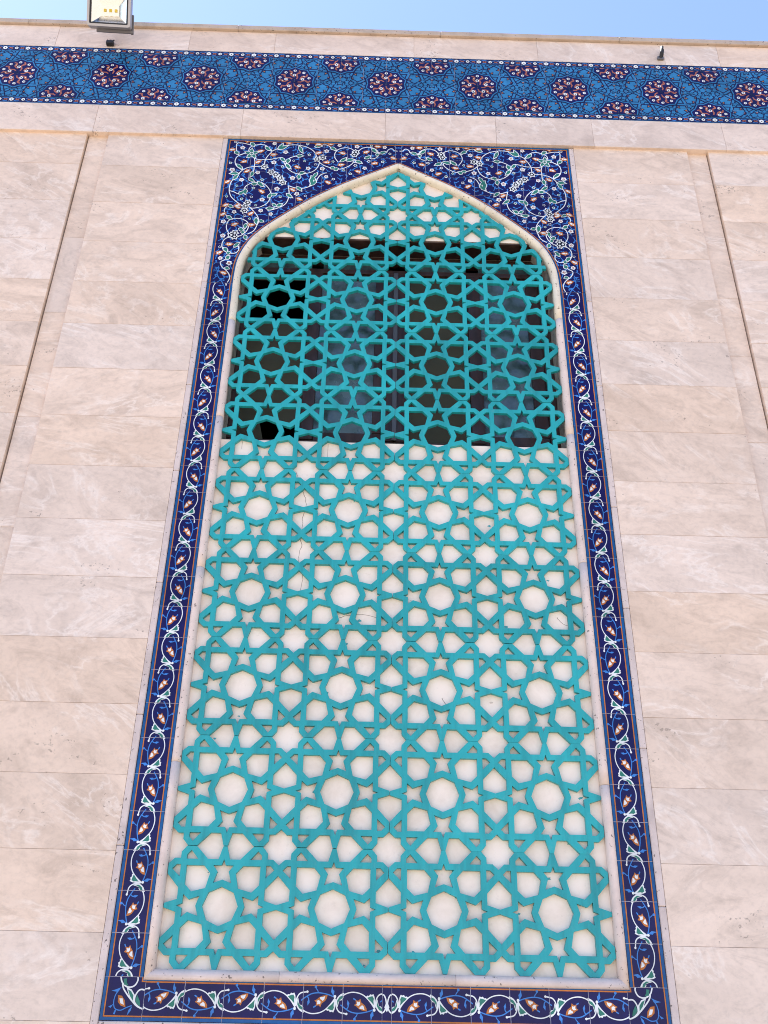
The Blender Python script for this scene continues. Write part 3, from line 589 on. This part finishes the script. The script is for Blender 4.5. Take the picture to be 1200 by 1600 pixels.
for q in range(3600):                      # light blue twigs filling the ground between the scrolls
    x, z = rnd.uniform(-1.325, 0), rnd.uniform(5.60, TOPZ-.03)
    if z < arch_z(x)+.02: continue
    if any((x-a)**2+(z-b_)**2 < .037**2 for a, b_ in pts): continue
    pts.append((x, z)); t = rnd.uniform(0, 2*math.pi); r_ = rnd.uniform(.020, .034); bend = rnd.choice((-1, 1))*.45
    def tp(s, d): return (x+r_*(s*math.cos(t)-d*math.sin(t)), z+r_*(s*math.sin(t)+d*math.cos(t)))
    stroke(SP, [tp(-1, 0), tp(-.2, bend*.5), tp(.5, bend*.3), tp(1, -bend*.4)], .0052, SKYB, 2, 3)
    fill(SP, [tp(-.2, bend*.5), tp(.25, bend*1.25), tp(.75, bend*1.1), tp(.3, bend*.6)], SKYB, 2)
    if rnd.random() < .55: fill(SP, [tp(.4, bend*.2), tp(.6, -bend*.8), tp(1.1, -bend*.9), tp(.75, -bend*.2)], SKYB, 2)
# framing lines: outer blue band and orange line, orange line beside the arch moulding
for x0, x1, g_ in ((-BO, -BO+.0141, BAND), (-BO+.0157, -BO+.0215, ORANGE)):
    SP.append(([(x0, 5.3), (x1, 5.3), (x1, TOPZ), (x0, TOPZ)], g_, 10))
SP.append(([(-BO, TOPZ-.0165), (0, TOPZ-.0165), (0, TOPZ), (-BO, TOPZ)], BAND, 11)); SP.append(([(-BO+.0157, TOPZ-.024), (0, TOPZ-.024), (0, TOPZ-.018), (-BO+.0157, TOPZ-.018)], ORANGE, 11))
al = [(-x, z) for x, z in ARCH]
def off(path, d):
    out = []
    for i in range(len(path)):
        a = path[max(i-1, 0)]; b_ = path[min(i+1, len(path)-1)]; dx, dy = b_[0]-a[0], b_[1]-a[1]; L = math.hypot(dx, dy)
        out.append((path[i][0]-dy/L*d, path[i][1]+dx/L*d))
    return out
stroke(SP, off(al, .005), .010, BAND, 10, 1); stroke(SP, off(al, .0155), .007, ORANGE, 10, 1); stroke(SP, off(al, .0125), .004, DEEP, 9, 1)
ZS0 = ZB1+NSIDE*TP
rows = [ZS0]
while rows[-1]+TP < TOPZ-.08: rows.append(rows[-1]+TP)
rows.append(TOPZ)
xcols = [-BO, -1.158, -.969, -.780, -.591, -.402, -.213, -.024, 0]
g_ = .0012
for za, zb in zip(rows, rows[1:]):
    for xa, xb in zip(xcols, xcols[1:]):
        x0, x1, z0, z1 = xa+g_, (xb-g_ if xb < 0 else 0.0), za+g_, zb-g_
        xs = [x0]+[q*.0125 for q in range(-120, 1) if x0 < q*.0125 < x1]+[x1]
        if xa == -BO: xs = sorted(set(xs+[-1.1725]))
        sl = []
        for a, b_ in zip(xs, xs[1:]):
            la, lb = max(z0, arch_z(a)), max(z0, arch_z(b_))
            if la >= z1-.002: break
            lb = min(lb, z1-.0005); sl.append((a, b_, la, lb))
        if not sl: continue
        out = [(q[0], q[2]) for q in sl] + [(sl[-1][1], sl[-1][3]), (sl[-1][1], z1), (x0, z1)]
        dec = []
        for p, gg, ly in SP:
            q0 = clip_rect(p, x0, sl[-1][1], z0, z1)
            if not q0: continue
            if min(v[1] for v in q0) > max(q[3] for q in sl): dec.append((q0, gg, ly)); continue
            for a, b_, la, lb in sl:
                q = clip_rect(q0, a, b_, z0, z1)
                if q:
                    m_ = (lb-la)/(b_-a); q = clip_half(q, m_, -1, m_*a-la)
                    if len(q) >= 3: dec.append((q, gg, ly))
        cen = ((x0+x1)/2, (z0+z1)/2)
        if xb == 0:                       # middle tiles: left half plus its mirror image in one narrow tile
            out = out[:-2]+[(x1, z1), (x0, z1)]
            mo = [(-x, z) for x, z in reversed(out)]
            full = [q for q in out if q[0] < -1e-6] 
            low = [q for q in out[:-2] if True]
            full = low + [(-x, z) for x, z in reversed(low) if x < -1e-6] + [(-x0, z1), (x0, z1)]
            dec = dec + [([(-x, z) for x, z in q], gg, ly) for q, gg, ly in dec]
            link('spandrel_tile', tile_mesh('spandrel_tile', full, dec, NAVY, (0, cen[1])), sur, (0, TY, cen[1])); continue
        me = tile_mesh('spandrel_tile', out, dec, NAVY, cen)
        link('spandrel_tile', me, sur, (cen[0], TY, cen[1]), tilt(.15)); link('spandrel_tile', mirror_mesh(me, 'spandrel_tile'), sur, (-cen[0], TY, cen[1]), tilt(.15))
# light grout behind the tiles
bm = bmesh.new()
GY = TY+.0016
box_bm(bm, -BO+.001, -BI-.002, GY, .033, ZB0+.001, TOPZ-.001); box_bm(bm, BI+.002, BO-.001, GY, .033, ZB0+.001, TOPZ-.001); box_bm(bm, -BI-.002, BI+.002, GY, .033, ZB0+.001, ZB1-.001)
gp = [(BI+.002, TOPZ-.001), (BI+.002, 5.7)] + [(x, z+.001) for x, z in ARCH if z > 5.72]
gp = gp + [(-x, z) for x, z in reversed(gp[:-1])]
fr = [bm.verts.new((x, GY, z)) for x, z in gp]
for t in tessellate_polygon([[Vector((x, z, 0)) for x, z in gp]]): bm.faces.new([fr[i] for i in t])
bmesh.ops.recalc_face_normals(bm, faces=bm.faces[:])
me = bpy.data.meshes.new('grout_bed'); bm.to_mesh(me); bm.free(); me.materials.append(M_GROUT)
link('grout_bed', me, sur)
for v in me.vertices: pass

# ---------------------------------------------------------------- half-round stone moulding around the niche
mou = empty('stone_moulding', (0, 0, 1.35), 'half round cream stone moulding edging the pointed arch niche', 'moulding')
MW = .048
ZM = 1.3515
path = [(-1.170, ZM)] + [(-x, z) for x, z in ARCH[2:-1]] + [(0, ARCH[-1][1])] + [(x, z) for x, z in reversed(ARCH[2:-1])] + [(1.170, ZM)]
path = [path[0]] + [(-1.171, 1.6+.2*i) for i in range(20)] + path[1:-1] + [(1.171, 5.4-.2*i) for i in range(20)] + [path[-1]]
prof = [(0, .040), (0, -.006), (.003, -.017), (.010, -.025), (.020, -.029), (.031, -.027), (.041, -.019), (MW, -.006), (MW, .046)]
def sweep(name, pts, nrm, m):
    V = []; F = []; I = []; K = len(prof)
    for (x, z), (nx, nz) in zip(pts, nrm):
        for d, y in prof: V.append((x+nx*d, y, z+nz*d))
    for i in range(len(pts)-1):
        for j in range(K-1):
            a = i*K+j; F.append((a, a+1, a+K+1, a+K))
    F.append(tuple(range(K))); F.append(tuple(reversed(range((len(pts)-1)*K, len(pts)*K))))
    bm = bmesh.new(); vs = [bm.verts.new(v) for v in V]
    for f in F: bm.faces.new([vs[i] for i in f])
    bmesh.ops.recalc_face_normals(bm, faces=bm.faces[:])
    c = Vector((sum(v[0] for v in V)/len(V), 0, sum(v[2] for v in V)/len(V)))
    bmesh.ops.translate(bm, verts=bm.verts[:], vec=-c)
    for f in bm.faces: f.smooth = len(f.verts) == 4
    me = bpy.data.meshes.new(name); bm.to_mesh(me); bm.free(); me.materials.append(m); link(name, me, mou, c)
def nrmls(p):
    out = []
    for i in range(len(p)):
        ns = []
        for a, b_ in ((i-1, i), (i, i+1)):
            if 0 <= a and b_ < len(p):
                dx, dz = p[b_][0]-p[a][0], p[b_][1]-p[a][1]; d = math.hypot(dx, dz)
                ns.append((dz/d, -dx/d))
        n_ = Vector((sum(q[0] for q in ns), sum(q[1] for q in ns))).normalized()
        c = n_.x*ns[0][0]+n_.y*ns[0][1]; out.append((n_.x/c, n_.y/c))
    return out
nr = nrmls(path); nr[0] = (1, 1); nr[-1] = (-1, 1)
def cut(t_list, zcut):
    pass
breaks = []; acc = [0]
for a, b_ in zip(path, path[1:]): acc.append(acc[-1]+math.hypot(b_[0]-a[0], b_[1]-a[1]))
apex = min(range(len(path)), key=lambda i: abs(path[i][0]) + (0 if path[i][1] > 6.9 else 9))
def lerp_at(s):
    for i in range(len(acc)-1):
        if acc[i] <= s <= acc[i+1]:
            t = (s-acc[i])/(acc[i+1]-acc[i]); mixv = lambda a, b_: (a[0]+(b_[0]-a[0])*t, a[1]+(b_[1]-a[1])*t)
            return mixv(path[i], path[i+1]), mixv(nr[i], nr[i+1])
    return path[-1], nr[-1]
tot = acc[-1]; sa = acc[apex]
cuts = [0, 1.02, 2.15, 3.22, 4.02, 4.86, 5.28, sa]; cuts = cuts + [2*sa-c+(.07 if i % 2 else -.09) if 0 < i < 7 else 2*sa-c for i, c in reversed(list(enumerate(cuts[:-1])))]
cuts[-1] = tot
for ci, (c0, c1) in enumerate(zip(cuts, cuts[1:])):
    a, b_ = (c0+.0007 if c0 > 0 else 0), (c1-.0007 if c1 < tot else tot)
    ss = [a]+[s for s in acc if a+1e-4 < s < b_-1e-4]+[b_]
    pn = [lerp_at(s) for s in ss]
    zmid = pn[len(pn)//2][0][1]
    sweep('moulding_piece', [q[0] for q in pn], [q[1] for q in pn], M_MOULD_CREAM if zmid > 5.25 else M_MOULD)
bx_ = [-1.170, -.52, .33, 1.170]
for a, b_ in zip(bx_, bx_[1:]):
    p = [(b_-(.0007 if b_ < 1.1 else 0), ZM), (a+(.0007 if a > -1.1 else 0), ZM)]
    nn = [((-1, 1) if b_ > 1.1 else (0, 1)), ((1, 1) if a < -1.1 else (0, 1))]
    sweep('moulding_piece', p, nn, M_MOULD)

# ---------------------------------------------------------------- plaster panels behind the lattice
PY = 0.0275
pan = empty('plaster_panel', (0, PY, 1.38), 'off white plaster infill behind the turquoise lattice with hairline cracks', 'plaster panel')
box('plaster_face', -1.13, 1.13, PY, .335, 1.377, WIN0, M_PLASTER, pan, 0.002)
pp = [(1.129, WIN1), (1.129, 6.0)]
pp = [(x, z) for x, z in ((min(1.128, x*.985), z-.012) for x, z in ARCH) if z > WIN1]
pp = [(pp[0][0]+.04, WIN1)] + pp; pp = pp + [(-x, z) for x, z in reversed(pp[:-1])]
bm = bmesh.new()
fr = [bm.verts.new((x, PY, z)) for x, z in pp]; bk = [bm.verts.new((x, .335, z)) for x, z in pp]
bm.faces.new(fr); bm.faces.new(list(reversed(bk)))
for i in range(len(pp)): j = (i+1) % len(pp); bm.faces.new([fr[i], bk[i], bk[j], fr[j]])
bmesh.ops.recalc_face_normals(bm, faces=bm.faces[:]); bmesh.ops.triangulate(bm, faces=[f for f in bm.faces if len(f.verts) > 4])
me = bpy.data.meshes.new('plaster_face'); bm.to_mesh(me); bm.free(); me.materials.append(M_PLASTER); link('plaster_face', me, pan)
CRACKS = [([(-0.576, 4.06), (-0.553, 4.007), (-0.546, 3.954)], 0.004), ([(-0.553, 3.906), (-0.564, 3.864), (-0.558, 3.82), (-0.565, 3.776)], 0.004), ([(-0.565, 3.718), (-0.556, 3.676), (-0.569, 3.625), (-0.568, 3.569)], 0.004), ([(-0.629, 4.197), (-0.605, 4.151)], 0.003), ([(-0.984, 4.41), (-0.983, 4.353)], 0.003), ([(-0.431, 4.407), (-0.43, 4.306)], 0.003), ([(-0.31, 3.222), (-0.198, 3.245), (-0.047, 3.217), (0.103, 3.154)], 0.0035), ([(-0.555, 3.562), (-0.537, 3.459), (-0.55, 3.356)], 0.0035), ([(0.284, 2.763), (0.319, 2.692), (0.31, 2.585)], 0.0035), ([(0.969, 3.255), (1.004, 3.216), (1.041, 3.205)], 0.0035)]
for pts_, w in CRACKS:
    D = []; q = smooth_line(pts_, 5); q = [(x+rnd.uniform(-.003, .003), z+rnd.uniform(-.002, .002)) for x, z in q]
    stroke(D, q, w, 0, 1, 1, .5)
    V = []; F = []
    for p, _, _ in D: s = len(V); V += [(x, PY-.0006, z) for x, z in p]; F.append(tuple(range(s, s+len(p))))
    link('crack', mesh_of('crack', V, F, M_CRACK), pan)

for q in range(46):                          # stray turquoise brush marks and grime on the plaster
    x, z = rnd.uniform(-1.1, 1.1), rnd.uniform(1.42, 4.35); r_ = rnd.uniform(.004, .012); n_ = 9
    ps = [(x+r_*rnd.uniform(.4, 1.3)*math.cos(6.283*k/n_)*1.3, z+r_*rnd.uniform(.3, 1.0)*math.sin(6.283*k/n_)) for k in range(n_)]
    D = []; fill(D, ps, 0, 1); V = []; F = []
    for p, _, _ in D: s = len(V); V += [(a, PY-.0006, b_) for a, b_ in p]; F.append(tuple(range(s, s+len(p))))
    link('paint_smear', mesh_of('paint_smear', V, F, M_SMEAR if rnd.random() < .6 else M_GRIME), pan)
# ---------------------------------------------------------------- window in the upper part of the niche
win = empty('window', (0, .215, WIN0), 'dark brown framed window with dusty panes tinted with a painted reflection and olive insect screens behind the lattice', 'window')
def wb(name, x0, x1, z0, z1, y0, y1, m=M_FRAME, parent=win, bev=.003): return box(name, x0, x1, y0, y1, z0, z1, m, parent, bev)
WY = .215
wb('frame_rail', -1.128, 1.128, WIN0+.005, 4.555, WY+.005, WY+.07); wb('frame_rail', -1.128, 1.128, 6.15, WIN1-.014, WY-.005, WY+.07)
wb('frame_rail', -1.128, 1.128, 6.03, 6.07, WY, WY+.06)
wb('soffit_board', -1.06, 1.06, WIN1-.013, WIN1-.0015, PY+.002, WY-.006)
for x0, x1 in ((-1.128, -1.075), (1.062, 1.128)): wb('frame_stile', x0, x1, 4.556, 6.15, WY+.004, WY+.07)
for x0, x1 in ((-.637, -.550), (.530, .622)): wb('mullion', x0, x1, 4.556, 6.03, WY-.002, WY+.065)
wb('mullion', -.090, -.002, 4.556, 6.03, WY-.004, WY+.065); wb('mullion', .004, .092, 4.556, 6.03, WY, WY+.065)
wb('cover_bead', -.017, .017, 4.556, 6.03, WY-.020, WY-.0045, M_STEEL)
for x0, x1 in ((-1.075, -.637), (-.550, -.090), (.092, .530), (.622, 1.062)):
    wb('transom_pane', x0, x1, 6.07, 6.15, WY+.035, WY+.041, M_GLASS, bev=0)
for x0, x1 in ((-.550, -.090), (.622, 1.062)):
    wb('sash_rail', x0+.001, x1-.001, 4.556, 4.625, WY+.016, WY+.05); wb('sash_rail', x0+.001, x1-.001, 5.985, 6.03, WY+.016, WY+.05)
    wb('glass_pane', x0, x1, 4.625, 5.985, WY+.030, WY+.036, M_GLASS, bev=0)
wb('sash_stile', .970, 1.0615, 4.625, 5.985, WY+.010, WY+.05)
wb('sash_stile', -.150, -.0905, 4.625, 5.985, WY+.012, WY+.05)
wb('insect_screen', .093, .529, 4.556, 6.03, WY+.032, WY+.034, M_MESH, bev=0)
# torn screen in the far left bay: two pieces with a black gap between
def flat_poly(name, pts_, y, m, parent, t=.002):
    bm = bmesh.new(); a = [bm.verts.new((x, y, z)) for x, z in pts_]; b2 = [bm.verts.new((x, y+t, z)) for x, z in pts_]
    bm.faces.new(a); bm.faces.new(list(reversed(b2)))
    for i in range(len(pts_)): j = (i+1) % len(pts_); bm.faces.new([a[i], b2[i], b2[j], a[j]])
    bmesh.ops.recalc_face_normals(bm, faces=bm.faces[:]); me = bpy.data.meshes.new(name); bm.to_mesh(me); bm.free(); me.materials.append(m); return link(name, me, parent)
flat_poly('insect_screen', [(-1.0745, 4.556), (-0.87, 4.499), (-0.924, 4.729), (-0.839, 4.706), (-0.706, 4.699), (-0.6375, 4.737), (-0.6375, 5.578), (-1.0745, 5.576)], WY+.032, M_MESH, win)
flat_poly('insect_screen', [(-1.0745, 5.966), (-0.6375, 5.976), (-0.6375, 6.03), (-1.0745, 6.03)], WY+.032, M_MESH, win)

# ---------------------------------------------------------------- turquoise lattice
lat = empty('lattice_screen', (0, 0, ZL), 'turquoise painted lattice of eight fold stars and octagons filling the arched niche', 'lattice screen')
O8 = [(0, .158), (.112, .112)]
def rot4(p, k):
    x, y = p
    for _ in range(k): x, y = -y, x
    return (x, y)
octg = [p for k in range(4) for p in (rot4((0, .160), k), rot4((-.1125, .1125), k))]
starh = [(0, .386), (.018, .337), (.090, .336), (.049, .285), (.079, .192), (0, .220)]
star = starh + [(-x, y) for x, y in reversed(starh[1:-1])]
hep = [(-.335, .335), (-.177, .335), (-.116, .270), (-.146, .146), (-.270, .116), (-.335, .177)]
tri1 = [(-.303, .460), (-.337, .424), (-.337, .389), (-.240, .389)]
tri2 = [(-x, y) for x, y in reversed(tri1)]
tri1 = [(-.286+(x+.286)*1.09, .412+(y-.412)*1.06) for x, y in tri1]; tri2 = [(-x, y) for x, y in reversed(tri1)]
star = [(x*1.04, .285+(y-.285)*1.03) for x, y in star]
holes = [octg] + [[rot4(p, k) for p in h] for k in range(4) for h in (star, hep, tri1, tri2)]
# quarter outline, counter-clockwise from the top spike to the left spike
e = .4985
q1 = [(-.018, e), (-.052, .388), (-.146, .388), (-.260, e), (-.346, e), (-.393, .447), (-.394, .394), (-.447, .393), (-e, .346), (-e, .260), (-.388, .146), (-.388, .052), (-e, .018)]
def shift(ps, dx, dy=0.5): return [((x+dx)*S, (y+dy)*S) for x, y in ps]
outl = [rot4(p, k) for k in range(4) for p in q1]        # starts top spike, runs ccw over left, bottom, right
def panel_shape():
    """two joined cells: outline and holes in metres; x from -S..S, z from 0..S"""
    L = [(x-.5, y) for x, y in outl]; Rr = [(x+.5, y) for x, y in outl]
    # left cell: from its bottom right corner flat round over bottom, left, top to the upper right flat
    # vertices on the joint side (x near 0) of the left cell are (0-, +-.018), (0-, +-.26), (0-, +-.346)
    def walk(ps, a, b_):
        i = min(range(len(ps)), key=lambda k: (ps[k][0]-a[0])**2+(ps[k][1]-a[1])**2); j = min(range(len(ps)), key=lambda k: (ps[k][0]-b_[0])**2+(ps[k][1]-b_[1])**2)
        out = [ps[i]]
        while i != j: i = (i+1) % len(ps); out.append(ps[i])
        return out
    left = walk(L, (0, .346), (0, -.346)); right = walk(Rr, (0, -.346), (0, .346))
    outer = left[1:-1] + [(0, -.346)] + right[1:-1] + [(0, .346)]
    h = [[(x-.5, y) for x, y in q] for q in holes] + [[(x+.5, y) for x, y in q] for q in holes]
    for s in (1, -1):
        lo = walk(L, (0, .018), (0, .260)) if s > 0 else walk(L, (0, -.260), (0, -.018))
        ro = walk(Rr, (0, .260), (0, .018)) if s > 0 else walk(Rr, (0, -.018), (0, -.260))
        m_ = lambda ps: [(x, y) for x, y in ps if abs(x) > .01]
        h.append([(0, s*.018)] + m_(lo) + [(0, s*.260)] + m_(ro) if s > 0 else [(0, -.260)] + m_(lo) + [(0, -.018)] + m_(ro))
    cv = lambda ps: [(x*S, (y+.5)*S) for x, y in ps]
    return cv(outer), [cv(q) for q in h]
LT = 0.0255
def panel_mesh(outer, hs, clip=None):
    polys = [outer]+hs; flat = [p for q in polys for p in q]
    t = tessellate_polygon([[Vector((x, z, 0)) for x, z in q] for q in polys])
    bm = bmesh.new(); vs = [bm.verts.new((x, 0, z)) for x, z in flat]
    for f in t:
        try: bm.faces.new([vs[i] for i in f])
        except ValueError: pass
    if clip:
        for (x, z), (nx, nz) in clip:
            geom = bm.verts[:]+bm.edges[:]+bm.faces[:]
            bmesh.ops.bisect_plane(bm, geom=geom, dist=1e-6, plane_co=(x, 0, z), plane_no=(nx, 0, nz), clear_outer=True)
        if not bm.faces: bm.free(); return None
    for f in bm.faces:
        f.normal_update()
        if f.normal.y > 0: f.normal_flip()
    bmesh.ops.remove_doubles(bm, verts=bm.verts[:], dist=1e-5)
    # keep the outline edges straight but free of inner edges, then give it thickness
    r = bmesh.ops.extrude_face_region(bm, geom=bm.faces[:])
    nv = [v for v in r['geom'] if isinstance(v, bmesh.types.BMVert)]
    for v in nv: v.co.y += 0
    for v in bm.verts:
        pass
    old = [v for v in bm.verts if v not in set(nv)]
    for v in old: v.co.y = LT
    for v in nv: v.co.y = 0
    bmesh.ops.recalc_face_normals(bm, faces=bm.faces[:])
    ed = [q for q in bm.edges if len(q.link_faces) == 2 and abs(q.verts[0].co.y) < 1e-6 and abs(q.verts[1].co.y) < 1e-6 and q.calc_face_angle(0) > .8]
    bmesh.ops.bevel(bm, geom=ed, offset=.0022, segments=1, affect='EDGES', clamp_overlap=True)
    me = bpy.data.meshes.new('lattice_panel'); bm.to_mesh(me); bm.free(); me.materials.append(M_TURQ); return me
outer, hs = panel_shape()
LPM = panel_mesh(outer, hs)
inset = .068
ip = off([(x, z) for x, z in ARCH], inset)                 # right half, offset towards the inside
ip = [(p[0], p[1]) for p in ip]
segs_ = [(a, b_) for a, b_ in zip(ip, ip[1:])]
cl0 = []
for a, b_ in segs_[8::2]:
    dx, dz = b_[0]-a[0], b_[1]-a[1]; d = math.hypot(dx, dz)
    cl0.append((a, (dz/d, -dx/d))); cl0.append(((-a[0], a[1]), (-dz/d, -dx/d)))
for k in range(10):
    z = ZL+k*S
    for s in (-1, 1):
        x = s*S
        if k < 8: link('lattice_panel', LPM, lat, (x+s*.0005, rnd.uniform(-.0015, .0015), z + rnd.uniform(-.0015, .0015)), (R(rnd.uniform(-.12, .12)), 0, R(rnd.uniform(-.12, .12))))
        else:
            cl = [((p[0]-x, p[1]-z), n_) for p, n_ in cl0]
            me = panel_mesh(outer, hs, cl)
            if me: link('lattice_panel', me, lat, (x+s*.0005, 0, z))

# ---------------------------------------------------------------- floodlight and small fittings on the top courses
lamp = bpy.data.objects.new('floodlight', None); col.objects.link(lamp); lamp.location = (-2.412, -.36, 8.322)
lamp['label'] = 'grey rectangular LED floodlight hung over the left end of the frieze'; lamp['category'] = 'floodlight'
lamp.rotation_euler = (R(36), 0, R(2))
def lpart(name, me, parent=lamp, loc=(0, 0, 0)):
    o = bpy.data.objects.new(name, me); col.objects.link(o); o.parent = parent; o.location = loc; return o
def rbox(name, x0, x1, y0, y1, z0, z1, m, bev=.004, seg=2, parent=lamp):
    bm = bmesh.new(); box_bm(bm, x0, x1, y0, y1, z0, z1); bmesh.ops.bevel(bm, geom=bm.edges[:], offset=bev, segments=seg, affect='EDGES')
    me = bpy.data.meshes.new(name); bm.to_mesh(me); bm.free(); me.materials.append(m); return lpart(name, me, parent)
def ring(name, ow, oh, iw, ih, y0, y1, m, rad):
    def rr(w, h, r):
        o = []
        for cx, cz, a0 in ((w-r, h-r, 0), (-w+r, h-r, 90), (-w+r, -h+r, 180), (w-r, -h+r, 270)):
            for k in range(5): a = R(a0+22.5*k); o.append((cx+r*math.cos(a), cz+r*math.sin(a)))
        return o
    A_, B_ = rr(ow, oh, rad), rr(iw, ih, max(.004, rad-.012)); n_ = len(A_); V = [(x, y0, z) for x, z in A_]+[(x, y0, z) for x, z in B_]+[(x, y1, z) for x, z in A_]+[(x, y1, z) for x, z in B_]; F = []
    for i in range(n_):
        j = (i+1) % n_; F += [(i, j, n_+j, n_+i), (i+2*n_, i+3*n_, j+3*n_, j+2*n_), (i, i+2*n_, j+2*n_, j), (i+n_, j+n_, j+3*n_, i+3*n_)]
    bm = bmesh.new(); vs = [bm.verts.new(v) for v in V]
    for f in F: bm.faces.new([vs[i] for i in f])
    bmesh.ops.recalc_face_normals(bm, faces=bm.faces[:])
    me = bpy.data.meshes.new(name); bm.to_mesh(me); bm.free(); me.materials.append(m); return lpart(name, me)
HWL, HHL = .178, .150
ring('bezel', HWL, HHL, HWL-.020, HHL-.020, -.010, .058, M_ALU, .022)
ring('gasket', HWL-.0195, HHL-.0195, HWL-.034, HHL-.034, -.004, .010, M_BLACK, .014)
def trap(name):
    a, b_ = (HWL-.034, HHL-.034), (.070, .045); V = [(sx*a[0], .008, sz*a[1]) for sx, sz in ((-1, -1), (1, -1), (1, 1), (-1, 1))] + [(sx*b_[0], .055, sz*b_[1]) for sx, sz in ((-1, -1), (1, -1), (1, 1), (-1, 1))]
    F = [(i, (i+1) % 4, (i+1) % 4+4, i+4) for i in range(4)]+[(4, 5, 6, 7)]
    return lpart(name, mesh_of(name, V, F, M_REFL))
refl = trap('reflector')
for x in (-.045, 0, .045): rbox('led_chip', x-.011, x+.011, .049, .0545, -.012, .012, M_LED, .001, 1, refl)
hous = rbox('housing', -HWL+.004, HWL-.004, .0585, .090, -HHL+.004, HHL-.004, M_ALU, .008)
for k in range(9): x = -.14+.035*k; rbox('cooling_fin', x-.003, x+.003, .0905, .12, -.12, .12, M_ALU, .001, 1, hous)
rbox('glass_cover', -HWL+.034, HWL-.034, .0015, .0045, -HHL+.034, HHL-.034, M_CLEAR, .0005, 1)
rbox('bracket', -.11, .19, .045, .066, -HHL-.028, -HHL-.004, M_STEEL, .002, 1)
rbox('bracket', HWL-.01, HWL+.010, .0665, .086, -HHL-.028, -.02, M_STEEL, .001, 1)
rbox('bracket', -.03, .03, .1205, .30, -.03, .03, M_STEEL, .001, 1)
def tube(name, pts_, r, m, parent, n_=8):
    V = []; F = []
    for i, p in enumerate(pts_):
        a = Vector(pts_[max(i-1, 0)]); b_ = Vector(pts_[min(i+1, len(pts_)-1)]); d = (b_-a).normalized(); u = d.orthogonal().normalized(); w = d.cross(u)
        if i: u = (pu - d*pu.dot(d)).normalized(); w = d.cross(u)
        pu = u
        for k in range(n_): t = 2*math.pi*k/n_; V.append(tuple(Vector(p)+r*(math.cos(t)*u+math.sin(t)*w)))
    for i in range(len(pts_)-1):
        for k in range(n_): F.append((i*n_+k, i*n_+(k+1) % n_, (i+1)*n_+(k+1) % n_, (i+1)*n_+k))
    F += [tuple(reversed(range(n_))), tuple(range((len(pts_)-1)*n_, len(pts_)*n_))]
    me = mesh_of(name, V, F, m, smooth=False)
    return link(name, me, parent) if parent is not lamp else lpart(name, me)
tube('cable', [(0, .11, -.05), (.0, .17, -.06), (-.01, .24, .0), (-.02, .31, .10)], .006, M_BLACK, lamp)

def fitting(name, loc, label, cat): return empty(name, loc, label, cat)
cs = fitting('cable_outlet', (-2.46, -.035, 8.28), 'small black cable outlet box under the floodlight above the frieze', 'cable outlet')
box('outlet_box', -2.492, -2.430, -.075, -.034, 8.262, 8.300, M_BLACK, cs, .004)
for dx in (-.018, .0, .017): tube('wire_end', [(-2.46+dx, -.055, 8.299), (-2.46+dx*1.2, -.058, 8.312), (-2.46+dx*1.6, -.056, 8.322)], .005, M_BLACK, cs)
hb = fitting('wire_stub', (2.235, -.035, 8.33), 'bent black wire stub poking from the stone at the right above the frieze', 'wire stub')
box('base_plate', 2.205, 2.258, -.052, -.034, 8.300, 8.338, M_STEEL, hb, .003)
tube('stub', [(2.232, -.050, 8.325), (2.234, -.075, 8.350), (2.243, -.085, 8.39), (2.250, -.078, 8.425)], .013, M_BLACK, hb)
tube('stub', [(2.245, -.050, 8.330), (2.250, -.068, 8.36), (2.256, -.072, 8.395)], .009, M_BLACK, hb)
